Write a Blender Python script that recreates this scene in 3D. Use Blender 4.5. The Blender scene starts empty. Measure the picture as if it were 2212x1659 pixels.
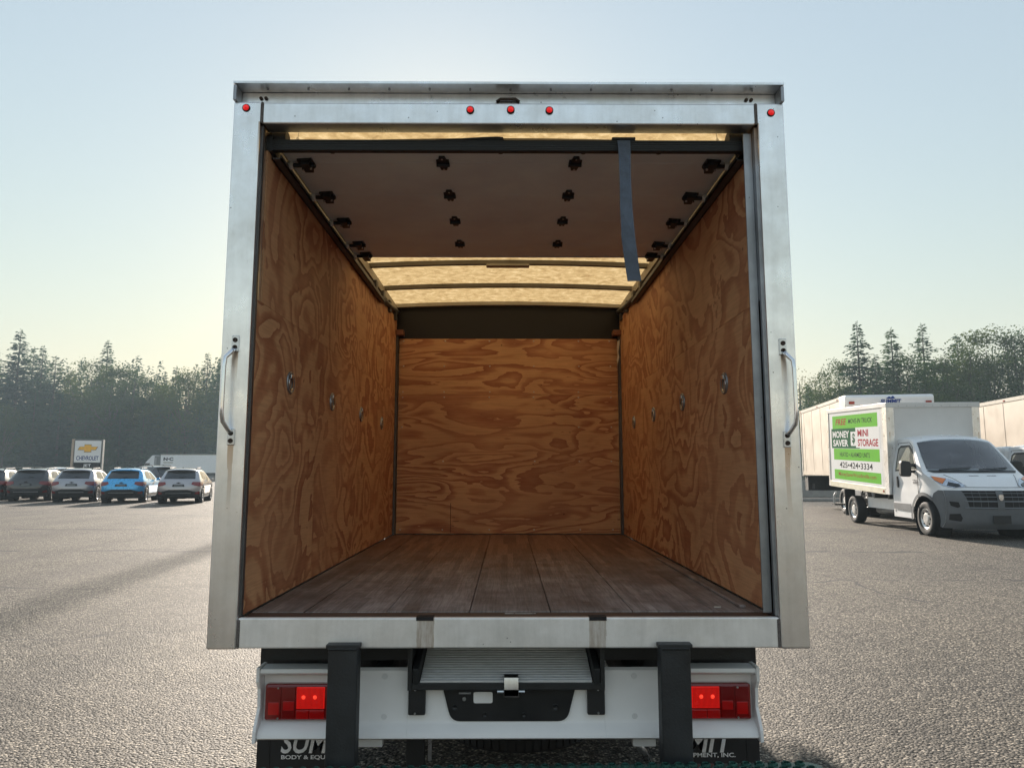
import bpy, bmesh, math, random
from mathutils import Vector, Matrix, Euler, noise as mnoise
from mathutils.geometry import delaunay_2d_cdt
R = math.radians
random.seed(7)
scene = bpy.context.scene
col = scene.collection

# ------------------------------------------------------------------ camera
CAM_H = 1.38
cam_d = bpy.data.cameras.new('camera')
cam = bpy.data.objects.new('camera', cam_d); col.objects.link(cam)
cam.location = (0, 0, CAM_H)
cam.rotation_euler = Euler((R(90 + 7.1), 0, R(-.35)), 'XYZ')
cam_d.sensor_width = 36; cam_d.lens = 36 * 1525 / 2212
cam_d.clip_start = .05; cam_d.clip_end = 3000
scene.camera = cam

# ------------------------------------------------------------------ sky, sun, exposure
SUN_EL, SUN_AZ = 20.0, -5.6          # azimuth from +Y towards +X
world = bpy.data.worlds.new('World'); scene.world = world; world.use_nodes = True
wn = world.node_tree.nodes; wl = world.node_tree.links
sky = wn.new('ShaderNodeTexSky'); sky.sky_type = 'NISHITA'; sky.sun_disc = False
sky.sun_elevation = R(SUN_EL); sky.sun_rotation = R(SUN_AZ % 360)
sky.altitude = 0; sky.air_density = 2.4; sky.dust_density = .5; sky.ozone_density = 2.2
veil = wn.new('ShaderNodeMix'); veil.data_type = 'RGBA'; veil.inputs[0].default_value = .64      # even wildfire smoke over the whole dome
wl.new(sky.outputs[0], veil.inputs[6]); veil.inputs[7].default_value = (2.33, 2.72, 3.3, 1)
wl.new(veil.outputs[2], wn['Background'].inputs[0]); wn['Background'].inputs[1].default_value = .05
sd = bpy.data.lights.new('sun', 'SUN'); sd.energy = 3.1; sd.angle = R(1.9); sd.color = (1, .88, .75)
sun = bpy.data.objects.new('sun', sd); col.objects.link(sun)
svec = Vector((math.sin(R(SUN_AZ)) * math.cos(R(SUN_EL)), math.cos(R(SUN_AZ)) * math.cos(R(SUN_EL)), math.sin(R(SUN_EL))))
sun.rotation_euler = (-svec).to_track_quat('-Z', 'Y').to_euler(); sun.location = svec * 60
vs = scene.view_settings
vs.view_transform = 'Standard'; vs.look = 'None'; vs.gamma = 1; vs.use_curve_mapping = False
vs.exposure = 2.0
cy = scene.cycles
cy.max_bounces = 10; cy.diffuse_bounces = 8; cy.glossy_bounces = 3; cy.transmission_bounces = 4
cy.volume_bounces = 0; cy.transparent_max_bounces = 8
cy.sample_clamp_indirect = 6; cy.caustics_reflective = False; cy.caustics_refractive = False
cy.use_denoising = True

# ------------------------------------------------------------------ materials
MATS = {}
def nt(name):
    m = bpy.data.materials.new(name); m.use_nodes = True
    return m, m.node_tree.nodes, m.node_tree.links, m.node_tree.nodes['Principled BSDF']
def N(ns, t, **kw):
    n = ns.new(t)
    for k, v in kw.items():
        if k.startswith('i_'):
            n.inputs[k[2:].replace('_', ' ')].default_value = v
        else: setattr(n, k, v)
    return n
def rgba(c): return (c[0], c[1], c[2], 1)
def mul(c, k): return tuple(min(1, x * k) for x in c)
def ramp(ns, stops, interp='LINEAR'):
    r = ns.new('ShaderNodeValToRGB'); e = r.color_ramp.elements; r.color_ramp.interpolation = interp
    while len(e) < len(stops): e.new(.5)
    for i, (p, c) in enumerate(stops): e[i].position = p; e[i].color = rgba(c) if len(c) == 3 else c
    return r
def math_(ns, ls, op, a, b=None, c=None):
    n = ns.new('ShaderNodeMath'); n.operation = op
    for i, v in enumerate((a, b, c)):
        if v is None: continue
        if isinstance(v, (int, float)): n.inputs[i].default_value = v
        else: ls.new(v, n.inputs[i])
    return n.outputs[0]
def mixc(ns, ls, fac, a, b, mode='MIX'):
    n = ns.new('ShaderNodeMix'); n.data_type = 'RGBA'; n.blend_type = mode
    for s, v in ((0, fac), (6, a), (7, b)):
        if isinstance(v, (int, float)): n.inputs[s].default_value = v
        elif isinstance(v, tuple): n.inputs[s].default_value = rgba(v)
        else: ls.new(v, n.inputs[s])
    return n.outputs[2]
def M(name, c, rough=.5, metal=0, var=.12, vscale=6, bump=0, bscale=60, coat=0, emit=0, spec=.5, stretch=(1, 1, 1), rvar=.1):
    m, ns, ls, b = nt(name)
    tc = N(ns, 'ShaderNodeTexCoord'); mp = N(ns, 'ShaderNodeMapping'); mp.inputs['Scale'].default_value = stretch
    ls.new(tc.outputs['Object'], mp.inputs[0])
    nz = N(ns, 'ShaderNodeTexNoise', i_Scale=vscale, i_Detail=6.0, i_Roughness=.62); ls.new(mp.outputs[0], nz.inputs['Vector'])
    rp = ramp(ns, [(.3, mul(c, 1 - var)), (.7, mul(c, 1 + var))]); ls.new(nz.outputs[0], rp.inputs[0])
    ls.new(rp.outputs[0], b.inputs['Base Color'])
    r2 = ramp(ns, [(.3, (max(.03, rough - rvar),) * 3), (.7, (min(1, rough + rvar),) * 3)]); ls.new(nz.outputs[0], r2.inputs[0])
    ls.new(r2.outputs[0], b.inputs['Roughness'])
    b.inputs['Metallic'].default_value = metal; b.inputs['Specular IOR Level'].default_value = spec
    b.inputs['Coat Weight'].default_value = coat; b.inputs['Coat Roughness'].default_value = .06
    if bump:
        n2 = N(ns, 'ShaderNodeTexNoise', i_Scale=bscale, i_Detail=4.0); ls.new(mp.outputs[0], n2.inputs['Vector'])
        bp = N(ns, 'ShaderNodeBump', i_Strength=bump, i_Distance=.004); ls.new(n2.outputs[0], bp.inputs['Height'])
        ls.new(bp.outputs[0], b.inputs['Normal'])
    if emit:
        b.inputs['Emission Color'].default_value = rgba(c); b.inputs['Emission Strength'].default_value = emit
    MATS[name] = m
    return m

def mat_asphalt():
    m, ns, ls, b = nt('asphalt')
    tc = N(ns, 'ShaderNodeTexCoord'); P = tc.outputs['Object']
    v = N(ns, 'ShaderNodeTexVoronoi', i_Scale=76.0); ls.new(P, v.inputs['Vector'])
    sep = N(ns, 'ShaderNodeSeparateColor'); ls.new(v.outputs['Color'], sep.inputs[0])
    st = ramp(ns, [(0, (.018, .016, .014)), (.35, (.080, .073, .063)), (.8, (.212, .188, .156)), (1, (.54, .48, .395))]); ls.new(sep.outputs[0], st.inputs[0])
    gap = ramp(ns, [(.30, (1, 1, 1)), (.75, (.30, .30, .31))]); ls.new(v.outputs['Distance'], gap.inputs[0])
    # distance output is in cell units scaled by 1/scale: rescale
    gs = math_(ns, ls, 'MULTIPLY', v.outputs['Distance'], 1.0); ls.new(gs, gap.inputs[0])
    c1 = mixc(ns, ls, 1.0, st.outputs[0], gap.outputs[0], 'MULTIPLY')
    big = N(ns, 'ShaderNodeTexNoise', i_Scale=.35, i_Detail=5.0, i_Roughness=.6); ls.new(P, big.inputs['Vector'])
    bigr = ramp(ns, [(.3, (.82, .82, .83)), (.7, (1.14, 1.12, 1.08))]); ls.new(big.outputs[0], bigr.inputs[0])
    c2 = mixc(ns, ls, 1.0, c1, bigr.outputs[0], 'MULTIPLY')
    # sealed cracks and tyre-worn bands
    wv = N(ns, 'ShaderNodeTexNoise', i_Scale=.9, i_Detail=3.0); ls.new(P, wv.inputs['Vector'])
    sx = N(ns, 'ShaderNodeSeparateXYZ'); ls.new(P, sx.inputs[0])
    crack = None
    for (a, bb, c0, w) in ((.02, 1, 12.6, .10), (.03, 1, 17.2, .13), (-.05, 1, 9.0, .022), (.3, 1, 20.0, .10), (-.25, 1, 14.6, .04), (1, .12, 5.4, .018), (-.4, 1, 7.6, .012)):
        l = math_(ns, ls, 'ADD', math_(ns, ls, 'MULTIPLY', sx.outputs[0], a), math_(ns, ls, 'MULTIPLY', sx.outputs[1], bb))
        l = math_(ns, ls, 'ADD', l, math_(ns, ls, 'MULTIPLY', wv.outputs[0], .8))
        d = math_(ns, ls, 'ABSOLUTE', math_(ns, ls, 'SUBTRACT', l, c0 + .4))
        k = math_(ns, ls, 'LESS_THAN', d, w)
        crack = k if crack is None else math_(ns, ls, 'MAXIMUM', crack, k)
    br = N(ns, 'ShaderNodeTexNoise', i_Scale=.55, i_Detail=2.0); ls.new(P, br.inputs['Vector'])
    crack = math_(ns, ls, 'MULTIPLY', crack, math_(ns, ls, 'GREATER_THAN', br.outputs[0], .46))
    c3 = mixc(ns, ls, math_(ns, ls, 'MULTIPLY', crack, .92), c2, (.03, .03, .032))
    oil = N(ns, 'ShaderNodeTexVoronoi', i_Scale=.32, i_Randomness=1.0); ls.new(P, oil.inputs['Vector'])
    wob = N(ns, 'ShaderNodeTexNoise', i_Scale=5.0, i_Detail=4.0); ls.new(P, wob.inputs['Vector'])
    od = math_(ns, ls, 'ADD', oil.outputs['Distance'], math_(ns, ls, 'MULTIPLY', wob.outputs[0], .10))
    orp = ramp(ns, [(.085, (.55, .55, .55)), (.15, (0, 0, 0))]); ls.new(od, orp.inputs[0])
    c3 = mixc(ns, ls, orp.outputs[0], c3, (.035, .034, .034))
    lane = N(ns, 'ShaderNodeMapping'); lane.inputs['Scale'].default_value = (.9, .05, 1); lane.inputs['Rotation'].default_value = (0, 0, R(62)); ls.new(P, lane.inputs[0])
    ln = N(ns, 'ShaderNodeTexNoise', i_Scale=1.0, i_Detail=3.0); ls.new(lane.outputs[0], ln.inputs['Vector'])
    lr = ramp(ns, [(.4, (.80, .80, .81)), (.58, (1.05, 1.04, 1.02))]); ls.new(ln.outputs[0], lr.inputs[0])
    c3 = mixc(ns, ls, 1.0, c3, lr.outputs[0], 'MULTIPLY')
    ls.new(c3, b.inputs['Base Color'])
    b.inputs['Roughness'].default_value = .7; b.inputs['Specular IOR Level'].default_value = .25
    hm = math_(ns, ls, 'ADD', math_(ns, ls, 'MULTIPLY', v.outputs['Distance'], -1.0), math_(ns, ls, 'MULTIPLY', sep.outputs[1], .7))
    und = N(ns, 'ShaderNodeTexNoise', i_Scale=.7, i_Detail=3.0); ls.new(P, und.inputs['Vector'])
    b0 = N(ns, 'ShaderNodeBump', i_Strength=.5, i_Distance=.12); ls.new(math_(ns, ls, 'SUBTRACT', und.outputs[0], math_(ns, ls, 'MULTIPLY', crack, .25)), b0.inputs['Height'])
    bp = N(ns, 'ShaderNodeBump', i_Strength=.85, i_Distance=.008); ls.new(hm, bp.inputs['Height']); ls.new(b0.outputs[0], bp.inputs['Normal'])
    ls.new(bp.outputs[0], b.inputs['Normal'])
    MATS['asphalt'] = m
mat_asphalt()

def mat_plywood(name, scale, seed, gs):
    m, ns, ls, b = nt(name)
    tc = N(ns, 'ShaderNodeTexCoord'); oi = N(ns, 'ShaderNodeObjectInfo')
    mp = N(ns, 'ShaderNodeMapping'); mp.inputs['Scale'].default_value = scale; mp.inputs['Location'].default_value = (seed, seed * 1.7, seed * .6)
    ls.new(tc.outputs['Object'], mp.inputs[0])
    off = N(ns, 'ShaderNodeVectorMath', operation='ADD'); ls.new(mp.outputs[0], off.inputs[0])
    rv = math_(ns, ls, 'MULTIPLY', oi.outputs['Random'], 40.0)
    cb = N(ns, 'ShaderNodeCombineXYZ'); ls.new(rv, cb.inputs[0]); ls.new(rv, cb.inputs[1]); ls.new(rv, cb.inputs[2]); ls.new(cb.outputs[0], off.inputs[1])
    P = off.outputs[0]
    n1 = N(ns, 'ShaderNodeTexNoise', i_Scale=1.0, i_Detail=2.2, i_Roughness=.45, i_Distortion=1.4); ls.new(P, n1.inputs['Vector'])
    jag = N(ns, 'ShaderNodeTexNoise', i_Scale=14.0, i_Detail=3.0); ls.new(P, jag.inputs['Vector'])
    h = math_(ns, ls, 'ADD', math_(ns, ls, 'MULTIPLY', n1.outputs[0], 6.5), math_(ns, ls, 'MULTIPLY', jag.outputs[0], .42))
    kv = N(ns, 'ShaderNodeTexVoronoi', i_Scale=.75, i_Randomness=1.0)
    kd = N(ns, 'ShaderNodeVectorMath', operation='ADD'); ls.new(P, kd.inputs[0])
    kn = N(ns, 'ShaderNodeTexNoise', i_Scale=3.0, i_Detail=2.0); ls.new(P, kn.inputs['Vector'])
    ks = N(ns, 'ShaderNodeVectorMath', operation='SCALE'); ls.new(kn.outputs['Color'], ks.inputs[0]); ks.inputs['Scale'].default_value = .35; ls.new(ks.outputs[0], kd.inputs[1])
    ls.new(kd.outputs[0], kv.inputs['Vector'])
    kk_ = math_(ns, ls, 'MAXIMUM', math_(ns, ls, 'SUBTRACT', .42, kv.outputs['Distance']), 0.0)
    h = math_(ns, ls, 'ADD', h, math_(ns, ls, 'MULTIPLY', kk_, 7.0))
    fr = math_(ns, ls, 'FRACT', h)
    bands = ramp(ns, [(0, (.63, .365, .20)), (.42, (.59, .335, .18)), (.56, (.47, .225, .118)), (.8, (.38, .155, .08)), (.955, (.33, .125, .066)), (.985, (.63, .365, .20))]); ls.new(fr, bands.inputs[0])
    fd = N(ns, 'ShaderNodeTexNoise', i_Scale=.9, i_Detail=2.0); ls.new(P, fd.inputs['Vector'])
    fdr = ramp(ns, [(.40, (0, 0, 0)), (.68, (.6, .6, .6))]); ls.new(fd.outputs[0], fdr.inputs[0])
    bandc = mixc(ns, ls, fdr.outputs[0], bands.outputs[0], (.54, .285, .155))
    # fine fibre along the grain
    mg = N(ns, 'ShaderNodeMapping'); mg.inputs['Scale'].default_value = gs; ls.new(tc.outputs['Object'], mg.inputs[0])
    g = N(ns, 'ShaderNodeTexNoise', i_Scale=1.0, i_Detail=4.0, i_Roughness=.7); ls.new(mg.outputs[0], g.inputs['Vector'])
    gr = ramp(ns, [(.3, (.84, .83, .82)), (.6, (1.06, 1.06, 1.06))]); ls.new(g.outputs[0], gr.inputs[0])
    c = mixc(ns, ls, 1.0, bandc, gr.outputs[0], 'MULTIPLY')
    # large tone drift and grime
    bg = N(ns, 'ShaderNodeTexNoise', i_Scale=1.3, i_Detail=4.0); ls.new(tc.outputs['Object'], bg.inputs['Vector'])
    bgr = ramp(ns, [(.3, (.88, .86, .85)), (.7, (1.1, 1.08, 1.05))]); ls.new(bg.outputs[0], bgr.inputs[0])
    c = mixc(ns, ls, 1.0, c, bgr.outputs[0], 'MULTIPLY')
    sp = N(ns, 'ShaderNodeTexVoronoi', i_Scale=5.0); ls.new(tc.outputs['Object'], sp.inputs['Vector'])
    spm = math_(ns, ls, 'LESS_THAN', sp.outputs['Distance'], .035)
    c = mixc(ns, ls, math_(ns, ls, 'MULTIPLY', spm, .7), c, (.06, .028, .015))
    ls.new(c, b.inputs['Base Color'])
    b.inputs['Roughness'].default_value = .62; b.inputs['Specular IOR Level'].default_value = .3
    bp = N(ns, 'ShaderNodeBump', i_Strength=.25, i_Distance=.002); ls.new(math_(ns, ls, 'ADD', fr, g.outputs[0]), bp.inputs['Height']); ls.new(bp.outputs[0], b.inputs['Normal'])
    MATS[name] = m
mat_plywood('plywood_side', (1, 1.75, 2.0), 3.1, (60, 6, 130))
mat_plywood('plywood_front', (.85, 1, 4.0), 9.4, (5, 60, 130))

def mat_floor():
    m, ns, ls, b = nt('oak_floor')
    tc = N(ns, 'ShaderNodeTexCoord'); sx = N(ns, 'ShaderNodeSeparateXYZ'); ls.new(tc.outputs['Object'], sx.inputs[0])
    strip = math_(ns, ls, 'FLOOR', math_(ns, ls, 'MULTIPLY', sx.outputs[0], 30.0))
    wn1 = N(ns, 'ShaderNodeTexWhiteNoise', noise_dimensions='1D'); ls.new(strip, wn1.inputs['W'])
    seg = math_(ns, ls, 'FLOOR', math_(ns, ls, 'ADD', math_(ns, ls, 'MULTIPLY', sx.outputs[1], 1.5), math_(ns, ls, 'MULTIPLY', wn1.outputs[0], 7.0)))
    wn2 = N(ns, 'ShaderNodeTexWhiteNoise', noise_dimensions='2D')
    cb = N(ns, 'ShaderNodeCombineXYZ'); ls.new(strip, cb.inputs[0]); ls.new(seg, cb.inputs[1]); ls.new(cb.outputs[0], wn2.inputs['Vector'])
    rp = ramp(ns, [(0, (.13, .068, .048)), (.5, (.20, .108, .078)), (1, (.28, .16, .115))]); ls.new(wn2.outputs[0], rp.inputs[0])
    mg = N(ns, 'ShaderNodeMapping'); mg.inputs['Scale'].default_value = (140, 7, 1); ls.new(tc.outputs['Object'], mg.inputs[0])
    g = N(ns, 'ShaderNodeTexNoise', i_Scale=1.0, i_Detail=4.0); ls.new(mg.outputs[0], g.inputs['Vector'])
    gr = ramp(ns, [(.3, (.62, .6, .6)), (.65, (1.1, 1.1, 1.1))]); ls.new(g.outputs[0], gr.inputs[0])
    c = mixc(ns, ls, 1.0, rp.outputs[0], gr.outputs[0], 'MULTIPLY')
    # grey scuffed traffic wear towards the tail
    wz = N(ns, 'ShaderNodeTexNoise', i_Scale=3.2, i_Detail=6.0, i_Roughness=.7); ls.new(tc.outputs['Object'], wz.inputs['Vector'])
    k = math_(ns, ls, 'MULTIPLY', math_(ns, ls, 'SUBTRACT', 5.0, sx.outputs[1]), .34)
    k = math_(ns, ls, 'MULTIPLY', k, wz.outputs[0]); kk = N(ns, 'ShaderNodeClamp'); ls.new(math_(ns, ls, 'MULTIPLY', k, 3.4), kk.inputs[0]); kk.inputs[2].default_value = .88
    wr = ramp(ns, [(.35, (.145, .124, .120)), (.65, (.34, .31, .30))]); ls.new(wz.outputs[0], wr.inputs[0])
    wr2 = mixc(ns, ls, 1.0, wr.outputs[0], gr.outputs[0], 'MULTIPLY')
    tone = ramp(ns, [(0, (.75, .75, .75)), (1, (1.2, 1.2, 1.2))]); ls.new(wn2.outputs[0], tone.inputs[0])
    wr2 = mixc(ns, ls, 1.0, wr2, tone.outputs[0], 'MULTIPLY')
    c = mixc(ns, ls, kk.outputs[0], c, wr2)
    ls.new(c, b.inputs['Base Color']); b.inputs['Roughness'].default_value = .55
    bp = N(ns, 'ShaderNodeBump', i_Strength=.3, i_Distance=.002); ls.new(g.outputs[0], bp.inputs['Height']); ls.new(bp.outputs[0], b.inputs['Normal'])
    MATS['oak_floor'] = m
mat_floor()

def mat_fibreglass():
    m, ns, ls, b = nt('fibreglass')
    tc = N(ns, 'ShaderNodeTexCoord'); mp = N(ns, 'ShaderNodeMapping'); mp.inputs['Scale'].default_value = (10, 11, 1); ls.new(tc.outputs['Object'], mp.inputs[0])
    n1 = N(ns, 'ShaderNodeTexNoise', i_Scale=1.4, i_Detail=9.0, i_Roughness=.72, i_Distortion=.5); ls.new(mp.outputs[0], n1.inputs['Vector'])
    rp = ramp(ns, [(.30, (.36, .23, .10)), (.5, (.60, .43, .21)), (.70, (.84, .65, .37))]); ls.new(n1.outputs[0], rp.inputs[0])
    tr = N(ns, 'ShaderNodeBsdfTranslucent'); ls.new(rp.outputs[0], tr.inputs[0])
    df = N(ns, 'ShaderNodeBsdfDiffuse'); ls.new(rp.outputs[0], df.inputs[0])
    mx = N(ns, 'ShaderNodeMixShader'); mx.inputs[0].default_value = .72; ls.new(df.outputs[0], mx.inputs[1]); ls.new(tr.outputs[0], mx.inputs[2])
    ls.new(mx.outputs[0], ns['Material Output'].inputs[0])
    MATS['fibreglass'] = m
mat_fibreglass()

def mat_aluminium(name, base, rough, sill=False, metal=1.0):
    m, ns, ls, b = nt(name)
    tc = N(ns, 'ShaderNodeTexCoord'); P = tc.outputs['Object']
    mp = N(ns, 'ShaderNodeMapping'); mp.inputs['Scale'].default_value = (14, 14, 1.2); ls.new(P, mp.inputs[0])
    n1 = N(ns, 'ShaderNodeTexNoise', i_Scale=1.5, i_Detail=6.0, i_Roughness=.65); ls.new(mp.outputs[0], n1.inputs['Vector'])
    n2 = N(ns, 'ShaderNodeTexNoise', i_Scale=7.0, i_Detail=8.0, i_Roughness=.7); ls.new(P, n2.inputs['Vector'])
    rp = ramp(ns, [(.3, mul(base, .90)), (.55, base), (.75, mul(base, 1.05))]); ls.new(n1.outputs[0], rp.inputs[0])
    r2 = ramp(ns, [(.3, (.88, .875, .86)), (.6, (1, 1, 1))]); ls.new(n2.outputs[0], r2.inputs[0])
    c = mixc(ns, ls, 1.0, rp.outputs[0], r2.outputs[0], 'MULTIPLY')
    vo = N(ns, 'ShaderNodeTexVoronoi', i_Scale=17.0); ls.new(P, vo.inputs['Vector'])
    spk = math_(ns, ls, 'LESS_THAN', vo.outputs['Distance'], .045)
    c = mixc(ns, ls, math_(ns, ls, 'MULTIPLY', spk, .75), c, (.12, .11, .10))
    sm = N(ns, 'ShaderNodeTexNoise', i_Scale=2.3, i_Detail=5.0, i_Roughness=.7); ls.new(P, sm.inputs['Vector'])
    smr = ramp(ns, [(.35, (.87, .86, .84)), (.55, (1, 1, 1))]); ls.new(sm.outputs[0], smr.inputs[0])
    c = mixc(ns, ls, 1.0, c, smr.outputs[0], 'MULTIPLY')
    scm = N(ns, 'ShaderNodeMapping'); scm.inputs['Scale'].default_value = (3, 3, 90); scm.inputs['Rotation'].default_value = (0, R(25), 0); ls.new(P, scm.inputs[0])
    scn = N(ns, 'ShaderNodeTexNoise', i_Scale=1.0, i_Detail=2.0); ls.new(scm.outputs[0], scn.inputs['Vector'])
    scr = ramp(ns, [(.76, (1, 1, 1)), (.80, (.8, .79, .78))]); ls.new(scn.outputs[0], scr.inputs[0])
    c = mixc(ns, ls, 1.0, c, scr.outputs[0], 'MULTIPLY')
    dx_ = N(ns, 'ShaderNodeSeparateXYZ'); ls.new(P, dx_.inputs[0])
    dn = N(ns, 'ShaderNodeMapping'); dn.inputs['Scale'].default_value = (120, 1, 6); ls.new(P, dn.inputs[0])
    d2 = N(ns, 'ShaderNodeTexNoise', i_Scale=1.0, i_Detail=4.0); ls.new(dn.outputs[0], d2.inputs['Vector'])
    for x0, zt, zl in ((-1.022, 1.48, .26), (1.0365, 1.47, .26), (-1.022, 1.83, .12), (1.0365, 1.82, .12), (-.965, 2.74, .2), (.975, 2.74, .2)):
        dd = math_(ns, ls, 'ABSOLUTE', math_(ns, ls, 'SUBTRACT', dx_.outputs[0], x0))
        ka = math_(ns, ls, 'LESS_THAN', dd, math_(ns, ls, 'MULTIPLY', d2.outputs[0], .020))
        below = math_(ns, ls, 'DIVIDE', math_(ns, ls, 'SUBTRACT', zt, dx_.outputs[2]), zl)      # 0 at the fastener, 1 where the run ends
        kb = math_(ns, ls, 'MULTIPLY', math_(ns, ls, 'GREATER_THAN', below, 0.0), math_(ns, ls, 'MAXIMUM', math_(ns, ls, 'SUBTRACT', 1.0, below), 0.0))
        c = mixc(ns, ls, math_(ns, ls, 'MULTIPLY', math_(ns, ls, 'MULTIPLY', ka, kb), .75), c, (.36, .22, .11))
    if sill:
        sx = N(ns, 'ShaderNodeSeparateXYZ'); ls.new(P, sx.inputs[0])
        sn = N(ns, 'ShaderNodeMapping'); sn.inputs['Scale'].default_value = (70, 1, 9); ls.new(P, sn.inputs[0])
        s2 = N(ns, 'ShaderNodeTexNoise', i_Scale=1.0, i_Detail=5.0, i_Roughness=.75); ls.new(sn.outputs[0], s2.inputs['Vector'])
        for x0 in (-.297, .322):
            d = math_(ns, ls, 'ABSOLUTE', math_(ns, ls, 'SUBTRACT', sx.outputs[0], x0))
            k = math_(ns, ls, 'LESS_THAN', d, math_(ns, ls, 'ADD', .018, math_(ns, ls, 'MULTIPLY', s2.outputs[0], .025)))
            k = math_(ns, ls, 'MULTIPLY', k, math_(ns, ls, 'MULTIPLY', math_(ns, ls, 'SUBTRACT', s2.outputs[0], .25), 1.5))
            c = mixc(ns, ls, k, c, (.27, .17, .085))
    ls.new(c, b.inputs['Base Color'])
    b.inputs['Metallic'].default_value = metal
    rr = ramp(ns, [(.3, (rough + .1,) * 3), (.7, (rough - .06,) * 3)]); ls.new(n2.outputs[0], rr.inputs[0]); ls.new(rr.outputs[0], b.inputs['Roughness'])
    bp = N(ns, 'ShaderNodeBump', i_Strength=.08, i_Distance=.004); ls.new(n2.outputs[0], bp.inputs['Height']); ls.new(bp.outputs[0], b.inputs['Normal'])
    MATS[name] = m
mat_aluminium('aluminium', (.94, .95, .96), .30)
mat_aluminium('aluminium_sill', (.95, .94, .93), .46, sill=True, metal=.5)
mat_aluminium('galvanised', (.38, .40, .43), .5)

def mat_leaf(name, c1, c2, trans=.3):
    m, ns, ls, b = nt(name)
    tc = N(ns, 'ShaderNodeTexCoord'); nz = N(ns, 'ShaderNodeTexNoise', i_Scale=.5, i_Detail=4.0); ls.new(tc.outputs['Object'], nz.inputs['Vector'])
    oi = N(ns, 'ShaderNodeObjectInfo')
    f = math_(ns, ls, 'ADD', math_(ns, ls, 'MULTIPLY', oi.outputs['Random'], .6), math_(ns, ls, 'MULTIPLY', nz.outputs[0], .45))
    rp = ramp(ns, [(.25, c1), (.75, c2)]); ls.new(f, rp.inputs[0])
    df = N(ns, 'ShaderNodeBsdfDiffuse'); tr = N(ns, 'ShaderNodeBsdfTranslucent'); mx = N(ns, 'ShaderNodeMixShader')
    ls.new(rp.outputs[0], df.inputs[0]); ls.new(mixc(ns, ls, 1.0, rp.outputs[0], (1.0, .95, .5), 'MULTIPLY'), tr.inputs[0]); mx.inputs[0].default_value = trans
    ls.new(df.outputs[0], mx.inputs[1]); ls.new(tr.outputs[0], mx.inputs[2]); ls.new(mx.outputs[0], ns['Material Output'].inputs[0])
    MATS[name] = m
mat_leaf('needles', (.028, .080, .046), (.074, .140, .066), .2)
mat_leaf('leaves', (.036, .075, .022), (.085, .120, .034), .26)
mat_leaf('dry_leaves', (.11, .10, .055), (.17, .15, .08), .38)
M('bark', (.09, .07, .055), .9, var=.3, vscale=8)
M('black_steel', (.022, .024, .026), .55, var=.35, vscale=9, bump=.3, bscale=120)
M('black_plastic', (.018, .019, .021), .5, var=.2)
M('rubber', (.02, .02, .021), .8, var=.25, vscale=20)
M('flap_rubber', (.016, .017, .019), .6, var=.25, vscale=10)
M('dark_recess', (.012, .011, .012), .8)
M('front_sheet', (.012, .010, .011), .45, metal=.3, var=.3)
M('door_panel', (.82, .89, .97), .5, var=.10, vscale=3, bump=.1, bscale=20)
M('track_steel', (.11, .105, .105), .5, metal=.6, var=.3, vscale=12)
M('bow_steel', (.16, .145, .12), .6, metal=.3, var=.25)
M('rail_paint', (.42, .39, .33), .55, var=.15)
M('roller', (.75, .74, .70), .4)
M('strap', (.12, .15, .20), .85, var=.2, vscale=40, bump=.6, bscale=400)
M('threshold', (.075, .045, .035), .6, var=.35, vscale=10, stretch=(1, 8, 1))
M('chrome', (.82, .83, .85), .14, metal=1, var=.08, rvar=.04)
M('zinc', (.60, .62, .64), .3, metal=1, var=.25, vscale=20)
M('screw', (.055, .035, .025), .7, var=.4, vscale=80)
M('white_screw', (.62, .58, .52), .5)
M('red_lens', (.50, .006, .006), .12, coat=.6, var=.1)
M('red_marker', (.9, .02, .02), .15, emit=.12)
M('red_lamp_lit', (.85, .012, .008), .2, emit=.10)
M('lamp_glow', (1.0, .06, .03), .2, emit=.24)
M('dark_red_lens', (.20, .004, .004), .12, coat=.6)
M('white_paint', (.78, .79, .80), .38, var=.03, vscale=4, coat=.4)
M('white_panel', (.88, .885, .89), .42, var=.05, vscale=5)
M('box_white', (.68, .67, .65), .45, var=.05, vscale=2)
M('warm_box', (.58, .50, .41), .5, var=.06, vscale=2)
M('plate_black', (.014, .015, .017), .42, var=.2)
M('flap_print', (.85, .85, .86), .6, var=.15, vscale=40)
M('ramp_alu', (.80, .82, .84), .45, metal=.25, var=.15, vscale=20, stretch=(1, 8, 8))
M('step_green', (.020, .075, .062), .4, metal=.4, var=.35, vscale=20)
M('tooth_metal', (.035, .10, .08), .5, metal=.8, var=.35, vscale=40)
M('weld', (.18, .16, .15), .7, metal=.5, var=.5, vscale=120, bump=1, bscale=200)
M('bracket_brown', (.22, .09, .05), .5, var=.2)
M('dark_glass', (.012, .016, .018), .06, var=.1, spec=.7)
M('screen_glass', (.03, .045, .055), .05, var=.1, spec=.8)
M('charcoal_plastic', (.12, .13, .142), .55, var=.1)
M('car_cladding', (.022, .023, .026), .6, var=.1)
M('lamp_chrome', (.55, .6, .66), .12, metal=.8, var=.3, vscale=18)
M('amber', (.70, .20, .04), .2, coat=.5)
M('steel_wheel', (.60, .61, .62), .32, metal=.8, var=.1)
M('green_band', (.16, .50, .05), .85, spec=.05, var=.06)
M('dark_green', (.010, .105, .045), .85, spec=.05, var=.06)
M('banner_white', (.80, .80, .80), .85, spec=.05, var=.03)
M('print_red', (.38, .015, .03), .85, spec=.05)
M('print_black', (.02, .02, .022), .85, spec=.05)
M('print_rust', (.32, .05, .03), .85, spec=.05)
M('print_blue', (.02, .05, .22), .85, spec=.05)
M('gold', (.75, .42, .04), .35, metal=.4, var=.25, vscale=3)
M('sign_white', (.78, .79, .80), .45, var=.02)
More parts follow.
